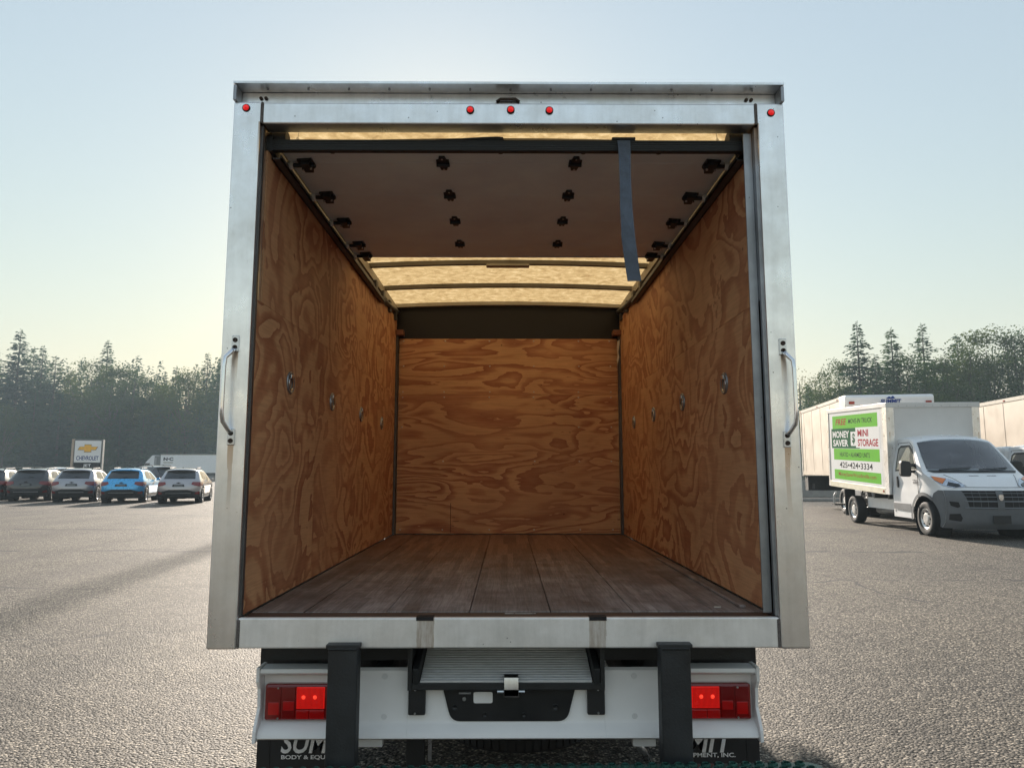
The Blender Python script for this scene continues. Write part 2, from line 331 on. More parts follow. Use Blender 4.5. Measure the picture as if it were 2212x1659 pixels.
M('sign_edge', (.45, .36, .28), .5, var=.1)
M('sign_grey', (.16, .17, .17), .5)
M('concrete', (.33, .32, .30), .85, var=.2, vscale=3, bump=.3, bscale=30)
M('dark_concrete', (.16, .155, .15), .85, var=.2, vscale=3)
M('car_black', (.012, .012, .014), .25, coat=1, var=.02, rvar=.02)
M('car_graphite', (.022, .022, .026), .25, coat=1, var=.02, rvar=.02)
M('car_silver', (.36, .36, .39), .3, metal=.55, coat=1, var=.02, rvar=.02)
M('car_pewter', (.42, .41, .43), .3, metal=.55, coat=1, var=.02, rvar=.02)
M('car_blue', (.05, .42, .82), .28, metal=.35, coat=1, var=.02, rvar=.02)
M('car_white', (.74, .75, .76), .28, coat=1, var=.02, rvar=.02)
M('car_darkgrey', (.05, .052, .055), .28, coat=1, var=.02, rvar=.02)
M('yellow_trim', (.75, .70, .55), .5, var=.08)
M('dirt', (.19, .15, .11), .9, var=.3, vscale=2, bump=.5, bscale=10)

def mat_glass():
    m, ns, ls, b = nt('clear_glass')
    tr = N(ns, 'ShaderNodeBsdfTransparent'); tr.inputs[0].default_value = (.62, .68, .68, 1)
    gl = N(ns, 'ShaderNodeBsdfGlossy'); gl.inputs['Roughness'].default_value = .03
    fr = N(ns, 'ShaderNodeFresnel'); fr.inputs[0].default_value = 1.5
    nz = N(ns, 'ShaderNodeTexNoise', i_Scale=3.0, i_Detail=4.0); f2 = math_(ns, ls, 'ADD', math_(ns, ls, 'MULTIPLY', fr.outputs[0], 2.2), math_(ns, ls, 'MULTIPLY', nz.outputs[0], .16))
    mx = N(ns, 'ShaderNodeMixShader'); ls.new(f2, mx.inputs[0]); ls.new(tr.outputs[0], mx.inputs[1]); ls.new(gl.outputs[0], mx.inputs[2])
    ls.new(mx.outputs[0], ns['Material Output'].inputs[0]); MATS['clear_glass'] = m
mat_glass()
M('seat_cloth', (.035, .038, .042), .85, var=.2, vscale=20)
M('dash_plastic', (.03, .033, .037), .6, var=.15)

# ------------------------------------------------------------------ mesh helpers
class MB:
    def __init__(s): s.v = []; s.f = []; s.smooth = False
    def add(s, vs, fs):
        o = len(s.v); s.v += [tuple(v) for v in vs]; s.f += [tuple(i + o for i in f) for f in fs]; return s
    def box(s, x0, x1, y0, y1, z0, z1, xf=None):
        vs = [Vector((x, y, z)) for x in (x0, x1) for y in (y0, y1) for z in (z0, z1)]
        if xf is not None: vs = [xf @ v for v in vs]
        return s.add(vs, [(0, 1, 3, 2), (4, 6, 7, 5), (0, 4, 5, 1), (2, 3, 7, 6), (0, 2, 6, 4), (1, 5, 7, 3)])
    def cyl(s, a, b, r, n=12, r2=None):
        a = Vector(a); b = Vector(b); r2 = r if r2 is None else r2
        d = (b - a).normalized(); u = d.orthogonal().normalized(); w = d.cross(u)
        vs = []
        for c, rr in ((a, r), (b, r2)):
            vs += [c + (u * math.cos(2 * math.pi * i / n) + w * math.sin(2 * math.pi * i / n)) * rr for i in range(n)]
        fs = [(i, (i + 1) % n, n + (i + 1) % n, n + i) for i in range(n)] + [tuple(range(n))[::-1], tuple(range(n, 2 * n))]
        return s.add(vs, fs)
    def tube(s, pts, r, n=10, flat=1.0):
        pts = [Vector(p) for p in pts]; rings = []
        up = None
        for i, p in enumerate(pts):
            d = (pts[min(i + 1, len(pts) - 1)] - pts[max(i - 1, 0)]).normalized()
            if up is None: up = d.orthogonal().normalized()
            up = (up - d * up.dot(d)).normalized(); w = d.cross(up)
            rr = r[i] if isinstance(r, (list, tuple)) else r
            rings.append([p + (up * math.cos(2 * math.pi * k / n) + w * math.sin(2 * math.pi * k / n) * flat) * rr for k in range(n)])
        vs = [v for q in rings for v in q]; fs = []
        for i in range(len(pts) - 1):
            for k in range(n): fs.append((i * n + k, i * n + (k + 1) % n, (i + 1) * n + (k + 1) % n, (i + 1) * n + k))
        fs += [tuple(range(n))[::-1], tuple(range((len(pts) - 1) * n, len(pts) * n))]
        return s.add(vs, fs)
    def prism(s, poly, fn, a, b):
        n = len(poly); vs = [fn(u, v, a) for u, v in poly] + [fn(u, v, b) for u, v in poly]
        fs = [(i, (i + 1) % n, n + (i + 1) % n, n + i) for i in range(n)] + [tuple(range(n))[::-1], tuple(range(n, 2 * n))]
        return s.add(vs, fs)
    def lathe(s, prof, c, axis, n=28):
        c = Vector(c); ax = Vector(axis).normalized(); u = ax.orthogonal().normalized(); w = ax.cross(u); vs = []
        for (r, h) in prof:
            vs += [c + ax * h + (u * math.cos(2 * math.pi * k / n) + w * math.sin(2 * math.pi * k / n)) * r for k in range(n)]
        fs = []
        for i in range(len(prof) - 1):
            for k in range(n): fs.append((i * n + k, i * n + (k + 1) % n, (i + 1) * n + (k + 1) % n, (i + 1) * n + k))
        return s.add(vs, fs)
    def strip(s, fn, us, vs_):
        nu, nv = len(us), len(vs_)
        return s.add([fn(u, v) for u in us for v in vs_], [(i * nv + j, i * nv + j + 1, (i + 1) * nv + j + 1, (i + 1) * nv + j) for i in range(nu - 1) for j in range(nv - 1)])
    def patch(s, outline, fn, step=.1, holes=()):
        out = []
        for i, p in enumerate(outline):                      # densify the outline
            q = outline[(i + 1) % len(outline)]; L = math.dist(p, q); k = max(1, int(L / step))
            out += [(p[0] + (q[0] - p[0]) * j / k, p[1] + (q[1] - p[1]) * j / k) for j in range(k)]
        xs = [p[0] for p in out]; ys = [p[1] for p in out]; inner = []
        def inside(x, y, out=out):
            c = False; j = len(out) - 1
            for i in range(len(out)):
                if (out[i][1] > y) != (out[j][1] > y) and x < (out[j][0] - out[i][0]) * (y - out[i][1]) / (out[j][1] - out[i][1]) + out[i][0]: c = not c
                j = i
            return c
        x = min(xs) + step / 2
        while x < max(xs):
            y = min(ys) + step / 2
            while y < max(ys):
                if inside(x, y) and min((x - a) ** 2 + (y - b) ** 2 for a, b in out) > (step * .45) ** 2: inner.append((x, y))
                y += step
            x += step
        pts = [Vector(p) for p in out + inner]; n = len(out)
        ed = [(i, (i + 1) % n) for i in range(n)]
        for h in holes:
            o = len(pts); pts += [Vector(p) for p in h]; ed += [(o + i, o + (i + 1) % len(h)) for i in range(len(h))]
        r = delaunay_2d_cdt(pts, ed, [], 1, 1e-5)
        fs = []
        for f in r[2]:
            cx = sum(r[0][i][0] for i in f) / len(f); cy_ = sum(r[0][i][1] for i in f) / len(f)
            if not any(inside(cx, cy_, list(h)) for h in holes): fs.append(tuple(f))
        return s.add([fn(p[0], p[1]) for p in r[0]], fs)
    def mesh(s, name):
        me = bpy.data.meshes.new(name); me.from_pydata(s.v, [], s.f); me.update(); return me
    def build(s, name, mat, parent=None, smooth=False, bevel=0, xf=None, weld=False, auto=None):
        me = s.mesh(name)
        bm = bmesh.new(); bm.from_mesh(me)
        if weld: bmesh.ops.remove_doubles(bm, verts=bm.verts, dist=.0015)
        bmesh.ops.recalc_face_normals(bm, faces=bm.faces)
        if auto is not None:
            smooth = True
            for e in bm.edges:
                if len(e.link_faces) == 2 and e.calc_face_angle(0) > R(auto): e.smooth = False
        bm.to_mesh(me); bm.free()
        if smooth:
            for p in me.polygons: p.use_smooth = True
        me.materials.append(MATS[mat])
        o = bpy.data.objects.new(name, me); col.objects.link(o)
        if parent is not None: o.parent = parent
        if xf is not None: o.matrix_local = xf
        if bevel:
            b = o.modifiers.new('bevel', 'BEVEL'); b.width = bevel; b.segments = 2; b.limit_method = 'ANGLE'; b.angle_limit = R(40)
        return o
def tag(o, label=None, cat=None, group=None, kind=None):
    if label: o['label'] = label
    if cat: o['category'] = cat
    if group: o['group'] = group
    if kind: o['kind'] = kind
    return o
def empty(name, loc=(0, 0, 0), rz=0):
    o = bpy.data.objects.new(name, None); col.objects.link(o); o.location = loc; o.rotation_euler = (0, 0, rz); o.empty_display_size = .2; return o
def box(name, mat, parent, x0, x1, y0, y1, z0, z1, bevel=0, xf=None):
    return MB().box(x0, x1, y0, y1, z0, z1).build(name, mat, parent, bevel=bevel, xf=xf)
def text(name, body, mat, parent, org, U, V, width, height, bold=0, shear=0, proud=0):
    cu = bpy.data.curves.new(name, 'FONT'); cu.body = body; cu.offset = bold; cu.shear = shear; cu.resolution_u = 3; cu.fill_mode = 'FRONT'
    tmp = bpy.data.objects.new(name, cu); me = bpy.data.meshes.new_from_object(tmp); bpy.data.objects.remove(tmp)
    xs = [v.co.x for v in me.vertices]; ys = [v.co.y for v in me.vertices]; x0, x1, y0, y1 = min(xs), max(xs), min(ys), max(ys)
    org = Vector(org); U = Vector(U).normalized(); V = Vector(V).normalized(); Nn = U.cross(V) * proud
    for v in me.vertices:
        v.co = org + U * ((v.co.x - x0) / (x1 - x0) * width) + V * ((v.co.y - y0) / (y1 - y0) * height) + Nn
    me.name = name; me.materials.clear(); me.materials.append(MATS[mat])
    o = bpy.data.objects.new(name, me); col.objects.link(o); o.parent = parent; return o
def copy_tree(o, parent=None):
    c = o.copy(); col.objects.link(c); c.parent = parent
    for ch in list(o.children): copy_tree(ch, c)
    return c

# ------------------------------------------------------------------ ground
g = MB(); S = 900
g.strip(lambda u, v: (u, v, 0), [-S, -60, 60, S], [-S, -60, 100, S])
tag(g.build('ground', 'asphalt'), 'grey asphalt lot', 'ground', kind='structure')

# ------------------------------------------------------------------ the open box truck
T = empty('box_truck', (0, 0, 0))
tag(T, 'open cargo box of a moving truck, seen into from its rear', 'box truck')
Y0 = 2.62
def post(x0, x1, sgn):
    p = MB().box(x0, x1, Y0, 2.735, .752, 2.822).build('rear_post', 'aluminium', T, bevel=.006)
    return p
lp = post(-1.076, -.969, -1); rp_ = post(.981, 1.087, 1)
hd = box('header_beam', 'aluminium', T, -.967, .979, Y0 + .003, 2.70, 2.733, 2.820, bevel=.005)
sl = box('rear_sill', 'aluminium_sill', T, -.967, .979, Y0 + .002, 2.645, .755, .861, bevel=.005)
for x0, x1 in ((-.9695, -.958), (.970, .9815)):      # weld beads along the joints
    w = MB(); z = .76
    while z < .855:
        w.lathe([(0, -.006), (.005, -.003), (.006, 0), (.005, .003), (0, .006)], ((x0 + x1) / 2, Y0 + .002, z), (0, .3, 1), 8); z += .006
    w.build('weld_bead', 'weld', sl, smooth=True)
    w = MB(); z = 2.738
    while z < 2.818:
        w.lathe([(0, -.006), (.005, -.003), (.006, 0), (.005, .003), (0, .006)], ((x0 + x1) / 2, Y0 + .002, z), (0, .3, 1), 8); z += .006
    w.build('weld_bead', 'weld', hd, smooth=True)
for x in (-.297, .325):
    box('slot', 'dark_recess', sl, x - .031, x + .031, Y0 - .001, 2.66, .851, .8635)
up = box('upper_fascia', 'aluminium', T, -1.0615, 1.0725, 2.665, 2.72, 2.8225, 2.8835, bevel=.002)
lip = MB()
lip.prism([(2.600, 2.888), (2.600, 2.897), (2.73, 2.905), (2.73, 2.885), (2.664, 2.885)], lambda u, v, a: (a, u, v), -1.074, 1.085)
lip.build('roof_lip', 'aluminium', T)
for x0, x1 in ((-1.074, -1.062), (1.073, 1.085)):
    box('lip_end', 'galvanised', up, x0, x1, 2.605, 2.72, 2.823, 2.884)
for i in range(13):
    MB().cyl((-.95 + i * .16, 2.635, 2.880), (-.95 + i * .16, 2.635, 2.888), .0045, 8).build('bolt', 'galvanised', up)
for x in (-.985, -.965, .955, .975):
    MB().cyl((x, 2.658, 2.858), (x, 2.668, 2.858), .007, 8).build('bolt', 'screw', up)
hb = MB(); hb.tube([(-.045, 2.66, 2.846), (-.03, 2.652, 2.853), (.03, 2.652, 2.853), (.045, 2.66, 2.846)], .006, 8)
hb.build('hasp', 'screw', up, smooth=True)
for x, z, par in ((-1.026, 2.795, lp), (-.148, 2.790, hd), (.011, 2.791, hd), (.163, 2.789, hd), (1.035, 2.781, rp_)):
    b = MB().lathe([(.0155, 0), (.0155, .006), (.012, .007)], (x, Y0 + .003, z), (0, -1, 0), 20).build('marker_bezel', 'rubber', par, smooth=True)
    MB().lathe([(.0125, .004), (.0115, .009), (.007, .013), (0, .0145)], (x, Y0 + .003, z), (0, -1, 0), 20).build('marker_light', 'red_marker', par, smooth=True)
# grab handles
for sx, x, zt, zb in ((-1, -1.022, 1.889, 1.478), (1, 1.0365, 1.879, 1.470)):
    hroot = MB(); o = sx * .014
    pts = [(x, Y0 - .006, zt - .05), (x + o * .5, 2.598, zt - .066), (x + o * 1.5, 2.582, zt - .088), (x + o * 1.6, 2.578, zt - .12), (x + o * 1.6, 2.577, zb + .14), (x + o * 1.6, 2.578, zb + .115), (x + o * 1.4, 2.584, zb + .085), (x + o * .5, 2.602, zb + .058), (x, Y0 - .006, zb + .045)]
    h = hroot.tube(pts, [.009, .0085, .0078, .0078, .0078, .0078, .0085, .0085, .009], 12).build('grab_handle', 'chrome', T, smooth=True)
    for za, zb2 in ((zt - .062, zt), (zb, zb + .06)):
        box('mount_plate', 'zinc', h, x - .0135, x + .0135, Y0 - .007, Y0 + .001, za, zb2, bevel=.002)
        for z in (za + .016, za + .044):
            MB().lathe([(.0092, 0), (.0088, .003), (.006, .0035), (.005, .0015), (0, .0012)], (x, Y0 - .007, z), (0, -1, 0), 14).build('screw', 'screw', h)
# side walls of the box, outside skins
for x0, x1 in ((-1.073, -1.050), (1.061, 1.084)):
    box('outer_skin', 'box_white', T, x0, x1, 2.737, 6.16, .80, 2.86)
box('front_skin', 'box_white', T, -1.045, 1.056, 6.135, 6.155, .80, 2.86)
# plywood lining: each sheet its own part
WL, WR, SEAM, WTOP = -.962, .972, 2.037, 2.665
def ply(name, x0, x1, y0, y1, z0, z1, mat): return box(name, mat, T, x0, x1, y0, y1, z0, z1, bevel=.0008)
for x0, x1, ys in ((WL - .018, WL, 3.545), (WR, WR + .018, 3.62)):
    ply('plywood_sheet', x0, x1, 2.655, ys - .0004, .866, SEAM - .0004, 'plywood_side')
    ply('plywood_sheet', x0, x1, ys + .0004, 6.02, .866, SEAM - .0004, 'plywood_side')
    ply('plywood_sheet', x0, x1, 2.70, 4.75, SEAM + .0004, WTOP, 'plywood_side')
    ply('plywood_sheet', x0, x1, 4.752, 6.02, SEAM + .0004, WTOP + .03, 'plywood_side')
pf1 = ply('plywood_sheet', -.938, .950, 6.03, 6.048, .868, 2.0366, 'plywood_front')
pf2 = ply('plywood_sheet', -.938, .950, 6.03, 6.048, 2.038, 2.525, 'plywood_front')
for j, z in enumerate((.90, 1.17, 1.47, 1.76, 2.016)):
    for x in (-.90, -.545, -.155, .225, .61, .885):
        if (j in (1, 2, 3)) and random.random() < .55: continue
        MB().cyl((x + random.uniform(-.01, .01), 6.026, z), (x, 6.031, z), .006, 8).build('screw', 'white_screw', pf1)
for z in (2.062, 2.285, 2.505):
    for x in (-.90, -.545, -.155, .225, .61, .885):
        MB().cyl((x + random.uniform(-.01, .01), 6.026, z), (x, 6.031, z), .006, 8).build('screw', 'white_screw', pf2)
box('upper_front_sheet', 'front_sheet', T, -.99, 1.0, 6.052, 6.06, 2.40, 2.84)
for x0, x1 in ((WL + .001, -.942), (.953, WR - .001)):
    box('corner_angle', 'track_steel', T, x0, x1, 5.985, 6.028, .862, 2.56)
for x in (-.93, .94):
    b = box('bracket', 'bracket_brown', T, x - .035, x + .035, 5.95, 6.05, 2.545, 2.59, bevel=.004)
# tie-down rings set into the walls
for X, sgn, ys, zs in ((WL, 1, (3.102, 3.854, 4.623, 5.382), (1.771, 1.761, 1.755, 1.749)), (WR, -1, (3.133, 3.898, 4.68, 5.413), (1.774, 1.766, 1.76, 1.759))):
    for y, z in zip(ys, zs):
        pan = MB().lathe([(.049, 0), (.049, .005), (.045, .008), (.041, .006), (.037, .001), (0, .0005)], (X, y, z), (sgn, 0, 0), 26).build('tie_down_pan', 'galvanised', T, smooth=True)
        MB().lathe([(.026, .006), (.029, .0085), (.032, .006), (.029, .0035), (.026, .006)], (X, y, z - .004), (sgn, 0, 0), 22).build('ring', 'chrome', pan, smooth=True)
        MB().box(X + sgn * .002, X + sgn * .012, y - .016, y + .016, z + .018, z + .036).build('ring_clip', 'zinc', pan, bevel=.002)
# floor boards
xs = [WL + .001, -.7625, -.4535, -.1425, .1615, .472, .7795, WR - .001]
for a, b in zip(xs[:-1], xs[1:]):
    box('floor_board', 'oak_floor', T, a + .0016, b - .0016, 2.742, 6.05, .825, .860 + random.uniform(-.0012, .0012), bevel=.0018)
box('loose_lath', 'oak_floor', T, .895, .918, 2.80, 4.35, .862, .872, bevel=.002)
box('threshold', 'threshold', T, -.965, .977, 2.648, 2.74, .81, .857, bevel=.003)
box('latch_slot', 'zinc', T, -.01, .105, 2.712, 2.717, .857, .8595)
box('sub_floor', 'dark_recess', T, -1.04, 1.05, 2.66, 6.12, .765, .805)
# door guide on the right; left dark strip stands in for the shaded post return
gd = MB(); gd.box(.938, .968, 2.668, 2.676, .868, 2.72); gd.box(.966, .972, 2.668, 2.73, .868, 2.72)
gd.build('door_guide', 'galvanised', T, bevel=.002)
box('door_guide', 'galvanised', T, .972, .981, 2.64, 2.70, .864, 2.73)
box('door_guide', 'track_steel', T, -.969, -.961, 2.637, 2.655, .864, 2.73)
# roof
def zroof(x): return 2.845 - .028 * (x / 1.05) ** 2
rf = MB()
rf.strip(lambda u, v: (u, v, zroof(u) + .004), [i * .105 for i in range(-10, 11)], [2.70, 3.4, 4.1, 4.8, 5.5, 6.13])
rf.build('roof_skin', 'fibreglass', T, smooth=True)
for y in (2.985, 3.585, 4.185, 4.79, 5.40, 6.0):
    bw = MB(); xs_ = [i * .1 for i in range(-10, 11)]
    bw.strip(lambda u, v: (u, y + (-.018, -.018, .018, .018)[v], zroof(u) + (0, -.030, -.030, 0)[v]), xs_, range(4))
    b = bw.build('roof_bow', 'bow_steel' if y < 5.9 else 'rail_paint', T)
    if abs(y - 4.79) < .01:
        dl = MB(); dl.box(-.15, .15, y - .034, y + .03, 2.798, 2.812); dl.build('dome_light', 'rail_paint', b, bevel=.006)
for x in (-1.0, 1.01):
    box('roof_rail', 'rail_paint', T, x - .04, x + .04, 2.74, 6.12, 2.745, 2.805)
    # gussets between wall and rail
    for y in (4.95, 5.25, 5.55, 5.85):
        s = 1 if x > 0 else -1
        box('gusset', 'track_steel', T, x - s * .045 - .012, x - s * .045 + .012, y, y + .07, 2.66, 2.75)
# roll-up door stowed under the roof
ZD = 2.680
brk = [2.735, 2.856, 3.208, 3.553, 3.924, 4.17]
door_parts = []
for a, b in zip(brk[:-1], brk[1:]):
    door_parts.append(box('door_panel', 'door_panel', T, -.925, .938, a + .0007, b - .0007, ZD, ZD + .022, bevel=.0015))
box('panel_edge', 'aluminium', door_parts[-1], -.925, .938, 4.17, 4.178, ZD - .004, ZD + .026)
bb = MB(); bb.box(-.955, .968, 2.702, 2.733, ZD - .018, ZD + .028)
bar = bb.build('bottom_bar', 'black_steel', T, bevel=.004)
for z in (ZD - .010, ZD - .002, ZD + .008, ZD + .017):
    box('bar_rib', 'black_steel', bar, -.955, .968, 2.6995, 2.703, z, z + .003)
sag = MB(); sag.prism([(-.25, 0), (-.15, .006), (-.06, .012), (0, .014), (.02, .012), (.024, 0)], lambda u, v, a: (u - .04 + a * 0, 2.700 + a, ZD + .026 + v), 0, .02)
sag.build('rubber_seal', 'rubber', bar)
for x in (-.03, .31, .62, -.72):
    MB().cyl((x, 2.76, ZD - .002), (x, 2.76, ZD + .002), .011, 10).build('screw', 'screw', door_parts[0])
def hinge(x, y, par, edge=0):
    h = MB()
    h.prism([(-.027, -.03), (-.017, -.034), (-.012, -.065), (.012, -.065), (.017, -.034), (.027, -.03), (.027, .03), (.017, .034), (.012, .065), (-.012, .065), (-.017, .034), (-.027, .03)], lambda u, v, a: (x + u, y + v, ZD - a), 0, .005)
    h.cyl((x - .027, y, ZD - .010), (x + .027, y, ZD - .010), .0085, 10)
    h.box(x - .012, x + .012, y - .055, y + .055, ZD - .0075, ZD - .004)
    o = h.build('hinge', 'black_plastic', par)
    for s in (-1, 1): MB().cyl((x, y + s * .048, ZD - .010), (x, y + s * .048, ZD - .004), .005, 8).build('rivet', 'zinc', o)
    return o
def edge_hinge(s, y, par, big=False):
    x = s * .858 + .006
    h = MB(); k = 1.25 if big else 1
    h.prism([(-.032, -.035), (.032, -.045), (.032, .03), (.014, .055 * k), (-.014, .07 * k), (-.032, .055)], lambda u, v, a: (x - s * u, y + v, ZD - a), 0, .008)
    h.cyl((x - s * .036, y, ZD - .014), (x + s * .06, y, ZD - .014), .009, 10)
    h.box(x - .018, x + .018, y - .035, y + .05, ZD - .024 * k, ZD - .005)
    o = h.build('roller_hinge', 'black_plastic', par)
    for u, v in ((-.018, .012), (.018, .004)): MB().cyl((x - s * u, y + v, ZD - .030), (x - s * u, y + v, ZD - .004), .005, 8).build('rivet', 'zinc', o)
    MB().lathe([(.006, -.012), (.019, -.011), (.019, .011), (.006, .012)], (s * .925 + .006, y, ZD - .012), (1, 0, 0), 16).build('roller', 'roller', o, smooth=True)
for i, y in enumerate(brk[1:5]):
    for x in (-.275, .285): hinge(x, y, door_parts[i + 1])
    for s in (-1, 1): edge_hinge(s, y, door_parts[i + 1])
for s in (-1, 1): edge_hinge(s, 4.125, door_parts[4], True)
# overhead tracks
for s, x in ((-1, WL + .002), (1, WR - .002)):
    t = MB(); x1 = x - s * .038
    a, b = min(x, x1), max(x, x1)
    t.box(a, b, 2.74, 5.2, ZD - .040, ZD - .034)
    t.box(min(x, x - s * .005), max(x, x - s * .005), 2.74, 5.2, ZD - .040, ZD + .036)
    t.box(min(x1, x1 + s * .004), max(x1, x1 + s * .004), 2.74, 5.2, ZD - .040, ZD - .020)
    t.build('door_track', 'track_steel', T)
    c = MB(); c.tube([(s * .955, 5.2, ZD - .0), (s * .955, 5.6, ZD + .03), (s * .958, 6.0, ZD + .075)], .022, 8); c.build('track_tail', 'track_steel', T, smooth=True)
    bk = MB(); bk.box(s * .965 - .02, s * .965 + .02, 2.70, 2.79, ZD - .022, ZD + .04); bk.cyl((s * .955, 2.75, ZD + .045), (s * .90, 2.75, ZD + .045), .035, 16)
    bk.build('cable_drum', 'black_steel', T)
    cb = MB(); cb.cyl((s * .86, 2.735, ZD + .02), (s * .87, 2.80, 2.80), .0022, 6); cb.cyl((s * .862, 2.745, ZD + .035), (s * .865, 2.765, ZD + .06), .007, 8); cb.build('lift_cable', 'zinc', T)
# pull strap hanging from the bottom bar
st = MB(); cl = [(.466, 2.694, 2.702), (.467, 2.690, 2.67), (.468, 2.69, 2.55), (.470, 2.692, 2.42), (.478, 2.705, 2.30), (.492, 2.72, 2.20), (.503, 2.73, 2.13)]
vs_ = []; fs_ = []
for i, (x, y, z) in enumerate(cl):
    tw = .012 * math.sin(i * .9); w = .0255 + .001 * math.sin(i * 2.1)
    for dx in (-w, w):
        for dy in (-.0013, .0013): vs_.append((x + dx, y + dy + tw * (1 if dx > 0 else -1), z + (.004 if (dx < 0 and i == 6) else 0)))
for i in range(6):
    a = i * 4; b = a + 4
    fs_ += [(a, a + 2, b + 2, b), (a + 1, b + 1, b + 3, a + 3), (a, b, b + 1, a + 1), (a + 2, a + 3, b + 3, b + 2)]
fs_ += [(0, 1, 3, 2), (24, 26, 27, 25)]
sob = MB().add(vs_, fs_).build('pull_strap', 'strap', T, smooth=False)
box('strap_bracket', 'black_steel', bar, .42, .515, 2.700, 2.735, ZD + .028, ZD + .04, bevel=.003)
# ---------------- under the sill
for i, (x0, x1) in enumerate(((-.637, -.521), (.533, .651))):
    u = box('bumper_upright', 'black_steel', T, x0 + .006, x1 - .006, 2.580, 2.645, .36, .768, bevel=.005)
    box('cap_plate', 'black_steel', u, x0 - .001, x1 + .001, 2.576, 2.619, .764, .778, bevel=.002)
    wd = MB(); x = x0 + .01
    while x < x1 - .008: wd.lathe([(0, -.005), (.004, -.002), (.005, 0), (.004, .002), (0, .005)], (x, 2.578, .763), (1, 0, .2), 7); x += .005
    wd.build('weld_bead', 'black_steel', u, smooth=True)
stp = MB()
SX = Matrix.Translation((0, 2.40, .401)) @ Euler((0, -R(.55), 0)).to_matrix().to_4x4()
stp.prism([(-1.035, -.1), (1.02, -.1), (1.045, -.075), (1.045, .09), (1.015, .115), (-1.03, .115)], lambda u, v, a: (u, v, a), -.035, 0)
so = stp.build('step_bumper', 'step_green', T, xf=SX, bevel=.003)
th = MB(); i = 0; x = -1.0
while x < 1.01:
    for row, y in ((0, .10), (1, .06), (0, .02), (1, -.02), (0, -.06)):
        xx = x + (.0225 if row else 0)
        th.lathe([(.017, 0), (.0155, .005), (.012, .007), (.009, .005), (.0085, .0005)], (xx, y, .0), (0, 0, 1), 9)
    x += .045
tt = th.build('grip_teeth', 'tooth_metal', so); tt['kind'] = 'stuff'
# white tail panel
tp = MB()
prof_c = [(2.815, .640), (2.80, .632), (2.795, .60), (2.795, .455), (2.787, .44), (2.765, .425), (2.758, .402), (2.765, .396), (2.80, .396), (2.815, .41)]
tp.prism(prof_c, lambda u, v, a: (a, u, v), -.60, -.376)
tpo = tp.build('tail_panel', 'white_panel', T, auto=45)
tp = MB(); tp.prism(prof_c, lambda u, v, a: (a, u, v), .367, .61); tp.build('panel_wing', 'white_panel', tpo, auto=45)
tp = MB(); tp.prism([(2.815, .600)] + [(2.795, .600)] + prof_c[3:], lambda u, v, a: (a, u, v), -.3755, .3665); tp.build('panel_centre', 'white_panel', tpo, auto=45)
prof_s = [(2.80, .648), (2.772, .645), (2.768, .632), (2.778, .622), (2.825, .612), (2.825, .455), (2.80, .445), (2.765, .425), (2.758, .402), (2.765, .396), (2.84, .396), (2.84, .648)]
for x0, x1, e0, e1 in ((-.928, -.602, -.942, -.929), (.612, .935, .936, .949)):
    tp = MB(); tp.prism(prof_s, lambda u, v, a: (a, u, v), x0, x1); tp.build('lamp_housing', 'white_panel', tpo, auto=45)
    ec = MB(); ec.prism([(2.765, .652), (2.765, .60), (2.785, .57), (2.79, .50), (2.765, .46), (2.748, .43), (2.745, .388), (2.85, .388), (2.85, .652)], lambda u, v, a: (a, u, v), e0, e1); ec.build('end_plate', 'white_panel', tpo, bevel=.003)
for x in (-.465, .48):
    for z in (.613, .468): MB().lathe([(.011, 0), (.011, .0015), (.009, .002), (0, .002)], (x, 2.795, z), (0, -1, 0), 16).build('plug', 'white_paint', tpo)
for s, xa, xb in ((-1, -.915, -.585), (1, .595, .922)):
    zt, zb = .585, .455
    lamp = box('tail_lamp', 'dark_red_lens', T, xa, xb, 2.792, 2.824, zb, zt, bevel=.008)
    def seg(u0, u1, z0, z1, m, nm='lens', y=2.789):
        a_, b_ = (xa + u0, xa + u1) if s < 0 else (xb - u1, xb - u0)
        return box(nm, m, lamp, a_, b_, y, 2.80, z0, z1, bevel=.002)
    seg(.008, .062, zb + .006, zt - .008, 'dark_red_lens'); seg(.014, .056, zb + .02, zb + .066, 'red_lens', y=2.7885)
    seg(.064, .116, zb + .006, zt - .008, 'dark_red_lens'); seg(.07, .112, zb + .036, zb + .07, 'red_lens', y=2.7885)
    seg(.120, .226, zb + .042, zt - .010, 'red_lamp_lit')
    seg(.120, .168, zb + .005, zb + .037, 'red_lens'); seg(.170, .226, zb + .005, zb + .037, 'red_lens')
    for k in range(22):                                    # moulded flutes of the lens
        u = .122 + k * .0046
        seg(u, u + .0016, zb + .044, zt - .012, 'red_lens', 'lens_flute', y=2.7876)
    for u in (.147, .190):
        xc = xa + u if s < 0 else xb - u
        MB().lathe([(.0075, .0), (.0065, .002), (.004, .003), (0, .0035)], (xc, 2.788, zt - .046), (0, -1, 0), 16).build('bulb_glow', 'lamp_glow', lamp, smooth=True)
    for u, z in ((.052, zt - .012), (.052, zb + .009)):
        xc = xa + u if s < 0 else xb - u
        MB().cyl((xc, 2.784, z), (xc, 2.79, z), .0035, 8).build('screw', 'zinc', lamp)
